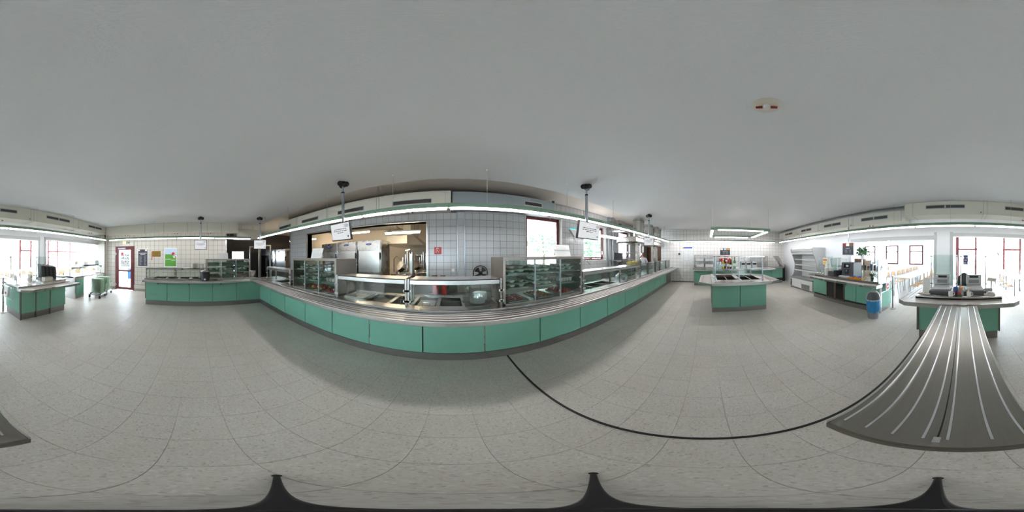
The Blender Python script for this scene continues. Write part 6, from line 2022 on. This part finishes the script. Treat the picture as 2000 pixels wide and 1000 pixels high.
def trolley(label, x, y, rz, ntr, lab2, first_tray=[None]):
    t = thing('tray_trolley', label, 'trolley', (0, 0, 0))
    M().box(-.28, .28, -.26, .26, .12, .15).box(-.2, .2, -.25, -.22, .15, .2).box(-.2, .2, .22, .25, .15, .2).o('platform', 'steel', t)
    for sx in (-.24, .24):
        for sy in (-.22, .22):
            w = M().cyl((sx, sy - .02, .055), (sx, sy + .02, .055), .055, 14).o('wheel', 'rubber', t)
            M().box(sx - .02, sx + .02, sy - .03, sy + .03, .07, .12).o('wheel_fork', 'steel_dark', w)
    M().tube([(-.27, -.24, .15), (-.29, -.24, .5), (-.29, .24, .5), (-.27, .24, .15)], .014, 8).o('handle', 'steel', t)
    place(t, (x, y, 0), rz)
    for k in range(ntr):
        loc = (x + .006 * sin(k * 2.1), y + .006 * cos(k * 1.7), .2 + .031 * k)
        if first_tray[0] is None:
            o = M().hexa([(-.15, -.2, 0), (.15, -.2, 0), (.15, .2, 0), (-.15, .2, 0)], [(-.185, -.235, .016), (.185, -.235, .016), (.185, .235, .016), (-.185, .235, .016)])
            ob = o.o('food_tray', 'tray_green', None, label=lab2, cat='tray', group='stacked food trays')
            first_tray[0] = ob
        else:
            ob = first_tray[0].copy()
            C.objects.link(ob)
            ob['label'] = lab2
        ob.location = loc
        ob.rotation_euler = (0, 0, rz)


trolley('low tray trolley nearest the room, stacked with green trays', -5.3, -3.62, 0.12, 18, 'pale green food tray in the stack on the nearest trolley')
trolley('low tray trolley against the tiled corner, stacked with green trays', -5.95, -3.72, 0.1, 18, 'pale green food tray in the stack by the tiled corner')
trolley('low tray trolley behind the tray station, stacked with green trays', -4.75, -5.15, 0.1, 19, 'pale green food tray in the stack behind the tray station')

# ================================================================== DINING HALL
def make_table():
    t = thing('dining_table', 'x', 'table')
    M().box(-.35, .35, -.6, .6, .72, .75).o('top', 'wood_light', t)
    for x in (-.31, .31):
        for y in (-.56, .56):
            M().cyl((x, y, 0), (x, y, .72), .018, 8).o('leg', 'alu', t)
    return t


def make_chair():
    t = thing('dining_chair', 'x', 'chair')
    M().box(-.2, .2, -.2, .2, .44, .455).o('seat', 'wood', t, bevel=.006)
    M().prism([(-.2, .68), (.2, .68), (.19, .86), (.12, .89), (-.12, .89), (-.19, .86)], 'x', -.225, -.21).o('backrest', 'wood', t)
    for s in (-1, 1):
        M().tube([(.2, s * .19, 0), (.17, s * .18, .44)], .011, 6).o('leg', 'alu', t)
        M().tube([(-.22, s * .19, 0), (-.18, s * .18, .44), (-.215, s * .17, .86)], .011, 6).o('leg', 'alu', t)
    return t


tb, ch = make_table(), make_chair()
tn = 0
rows = [(2.3, 'behind the no-entry rail', 4), (-2.2, 'right of the near cash desk', 4), (5.3, 'beside the far plant', 3), (-4.9, 'behind the far cash desk', 3), (-7.6, 'near the glazed left corner', 3), (7.2, 'at the far right of the hall', 2)]
for (x, where, nt_) in rows:
    for k in range(nt_):
        y = -6.35 - 1.22 * k
        lab = 'pale dining table %s, %s from the servery' % (where, ORD[k])
        if tn == 0:
            place(tb, (x, y, 0))
            tb['label'] = lab
            tb['group'] = 'dining tables'
        else:
            dup(tb, (x, y, 0), 0, lab, 'dining tables')
        for s in (-1, 1):
            for q in (-.3, .3):
                cl = 'wooden chair at the %s table %s' % (ORD[k], where)
                rz = pi if s > 0 else 0
                loc = (x + s * .52, y + q, 0)
                if tn == 0:
                    place(ch, loc, rz)
                    ch['label'] = cl
                    ch['group'] = 'dining chairs at %s table %s' % (ORD[k], where)
                else:
                    dup(ch, loc, rz, cl, 'dining chairs at %s table %s' % (ORD[k], where))
                tn += 1
t = thing('side_cabinet', 'brown cabinet in the dining hall carrying the green plant', 'cabinet', (4.05, -5.55, 0))
M().box(3.7, 4.6, -5.9, -5.35, .0, 1.45).o('body', 'brown', t)
M().box(3.72, 4.58, -5.35, -5.34, .05, .95).o('pale_front', 'white', t)
p = thing('potted_plant', 'bushy green plant on the brown cabinet in the dining hall', 'plant', (3.95, -5.6, 1.45))
M().lathe((3.95, -5.6, 1.45), [(.1, 0), (.13, .15), (.12, .15), (0, .14)], 14).o('pot', 'white', p)
random.seed(12)
m = M()
for k in range(260):
    a, b, r = random.uniform(0, 2 * pi), random.uniform(-.4, 1.5), random.uniform(.1, .3)
    cx, cy, cz = 3.95 + r * cos(a) * cos(b * .6), -5.6 + r * sin(a) * cos(b * .6), 1.68 + r * sin(b) * .9
    u = Vector((random.uniform(-1, 1), random.uniform(-1, 1), random.uniform(-.3, 1))).normalized()
    w = u.orthogonal().normalized()
    L, W = .055, .022
    c0 = Vector((cx, cy, cz))
    m.add([c0 - u * L, c0 + w * W, c0 + u * L, c0 - w * W], [(0, 1, 2, 3)])
m.o('leaves', 'leaf', p, kind='stuff')
for k in range(7):
    a = k * .9
    M().tube([(3.95, -5.6, 1.58), (3.95 + .08 * cos(a), -5.6 + .08 * sin(a), 1.7), (3.95 + .18 * cos(a), -5.6 + .18 * sin(a), 1.82)], .005, 5).o('stem', 'leaf_dark', p)
pd0 = None
random.seed(6)
for k in range(9):
    x, y, z = 3.1 + .16 * k, -6.2 - .35 * (k % 3), 2.0 + .1 * ((k * 5) % 4)
    lab = 'white glass pendant lamp in the cluster above the plant'
    if pd0 is None:
        pd0 = thing('pendant_lamp', lab, 'lamp', (0, 0, 0), 'pendant lamps above the plant')
        M().lathe((0, 0, 0), [(.0, 0), (.05, .02), (.065, .07), (.04, .13), (.02, .15), (0, .15)], 14).o('globe', 'tube_light', pd0, smooth=True)
        M().cyl((0, 0, .15), (0, 0, 1.1), .003, 5).o('cord', 'grey_light', pd0)
        pd0.location = (x, y, z)
    else:
        dup(pd0, (x, y, z), 0, lab)
# rail of small spotlights under the dining ceiling
for k in range(5):
    t = thing('ceiling_spot', 'white ceiling spot in the dining hall, %s from the servery' % ORD[k], 'lamp', (1.8, -5.8 - .9 * k, 2.9), 'dining hall spots')
    M().cyl((1.8, -5.8 - .9 * k, 2.95), (1.8, -5.8 - .9 * k, 3.1), .04, 10).o('can', 'grey_light', t)
    M().cyl((1.8, -5.8 - .9 * k, 2.94), (1.8, -5.8 - .9 * k, 2.95), .035, 10).o('lens', 'tube_light', t)


# ================================================================== OUTSIDE
def tree(label, x, y, h, r, seed):
    random.seed(seed)
    t = thing('garden_tree', label, 'tree', (x, y, -.22))
    M().tube([(x, y, -.22), (x + .1, y, h * .3), (x, y + .05, h * .6)], [.16, .12, .07], 8).o('trunk', 'bark', t)
    m = M()
    for k in range(1500):
        v = Vector((random.gauss(0, 1), random.gauss(0, 1), random.gauss(0, 1))).normalized() * (r * random.uniform(.55, 1.05))
        c0 = Vector((x, y, h * .62)) + Vector((v.x, v.y, v.z * .8))
        u = Vector((random.uniform(-1, 1), random.uniform(-1, 1), random.uniform(-1, 1))).normalized()
        w = u.orthogonal().normalized()
        m.add([c0 - u * .2, c0 + w * .12, c0 + u * .2, c0 - w * .12], [(0, 1, 2, 3)])
    m.o('crown', 'foliage', t, kind='stuff')


tree('leafy tree outside the first red-framed window', 8.2, 13.0, 5.2, 1.9, 1)
tree('leafy tree outside the second red-framed window', 12.6, 11.0, 4.6, 1.9, 2)
tree('leafy tree outside the glazing, right of the near cash desk', -4.6, -21, 5, 1.9, 3)
tree('leafy tree outside the glazing behind the far cash desk', -9.5, -20, 5.4, 2.4, 4)
tree('leafy tree outside the glazing above the cutlery dispenser', -15.5, -20, 5.2, 2.5, 5)
tree('leafy tree outside the glazing towards the tiled corner', -21.5, -19, 5.2, 2.4, 6)

# ================================================================== CAMERA STAND FEET
tp = thing('tripod_stand', 'low black three-legged stand under the viewpoint', 'stand', (0, 0, 0))
M().lathe((0, 0, 0), [(.03, .05), (.03, .09), (.016, .1), (.014, .5), (0, .5)], 14).o('hub', 'black', tp)
for (x, y) in ((-.325, .172), (.283, .246), (.042, -.33)):
    d = Vector((x, y, 0)).normalized()
    n = Vector((-d.y, d.x, 0))
    a, b = d * .02, Vector((x, y, 0))
    M().hexa([a - n * .016 + Vector((0, 0, .05)), a + n * .016 + Vector((0, 0, .05)), b + n * .008 + Vector((0, 0, .0)), b - n * .008 + Vector((0, 0, .0))],
             [a - n * .014 + Vector((0, 0, .085)), a + n * .014 + Vector((0, 0, .085)), b + n * .007 + Vector((0, 0, .022)), b - n * .007 + Vector((0, 0, .022))]).o('leg', 'black', tp, bevel=.003)
    M().ball((x, y, .012), (.013, .013, .012), 10, 6).o('rubber_foot', 'rubber', tp)
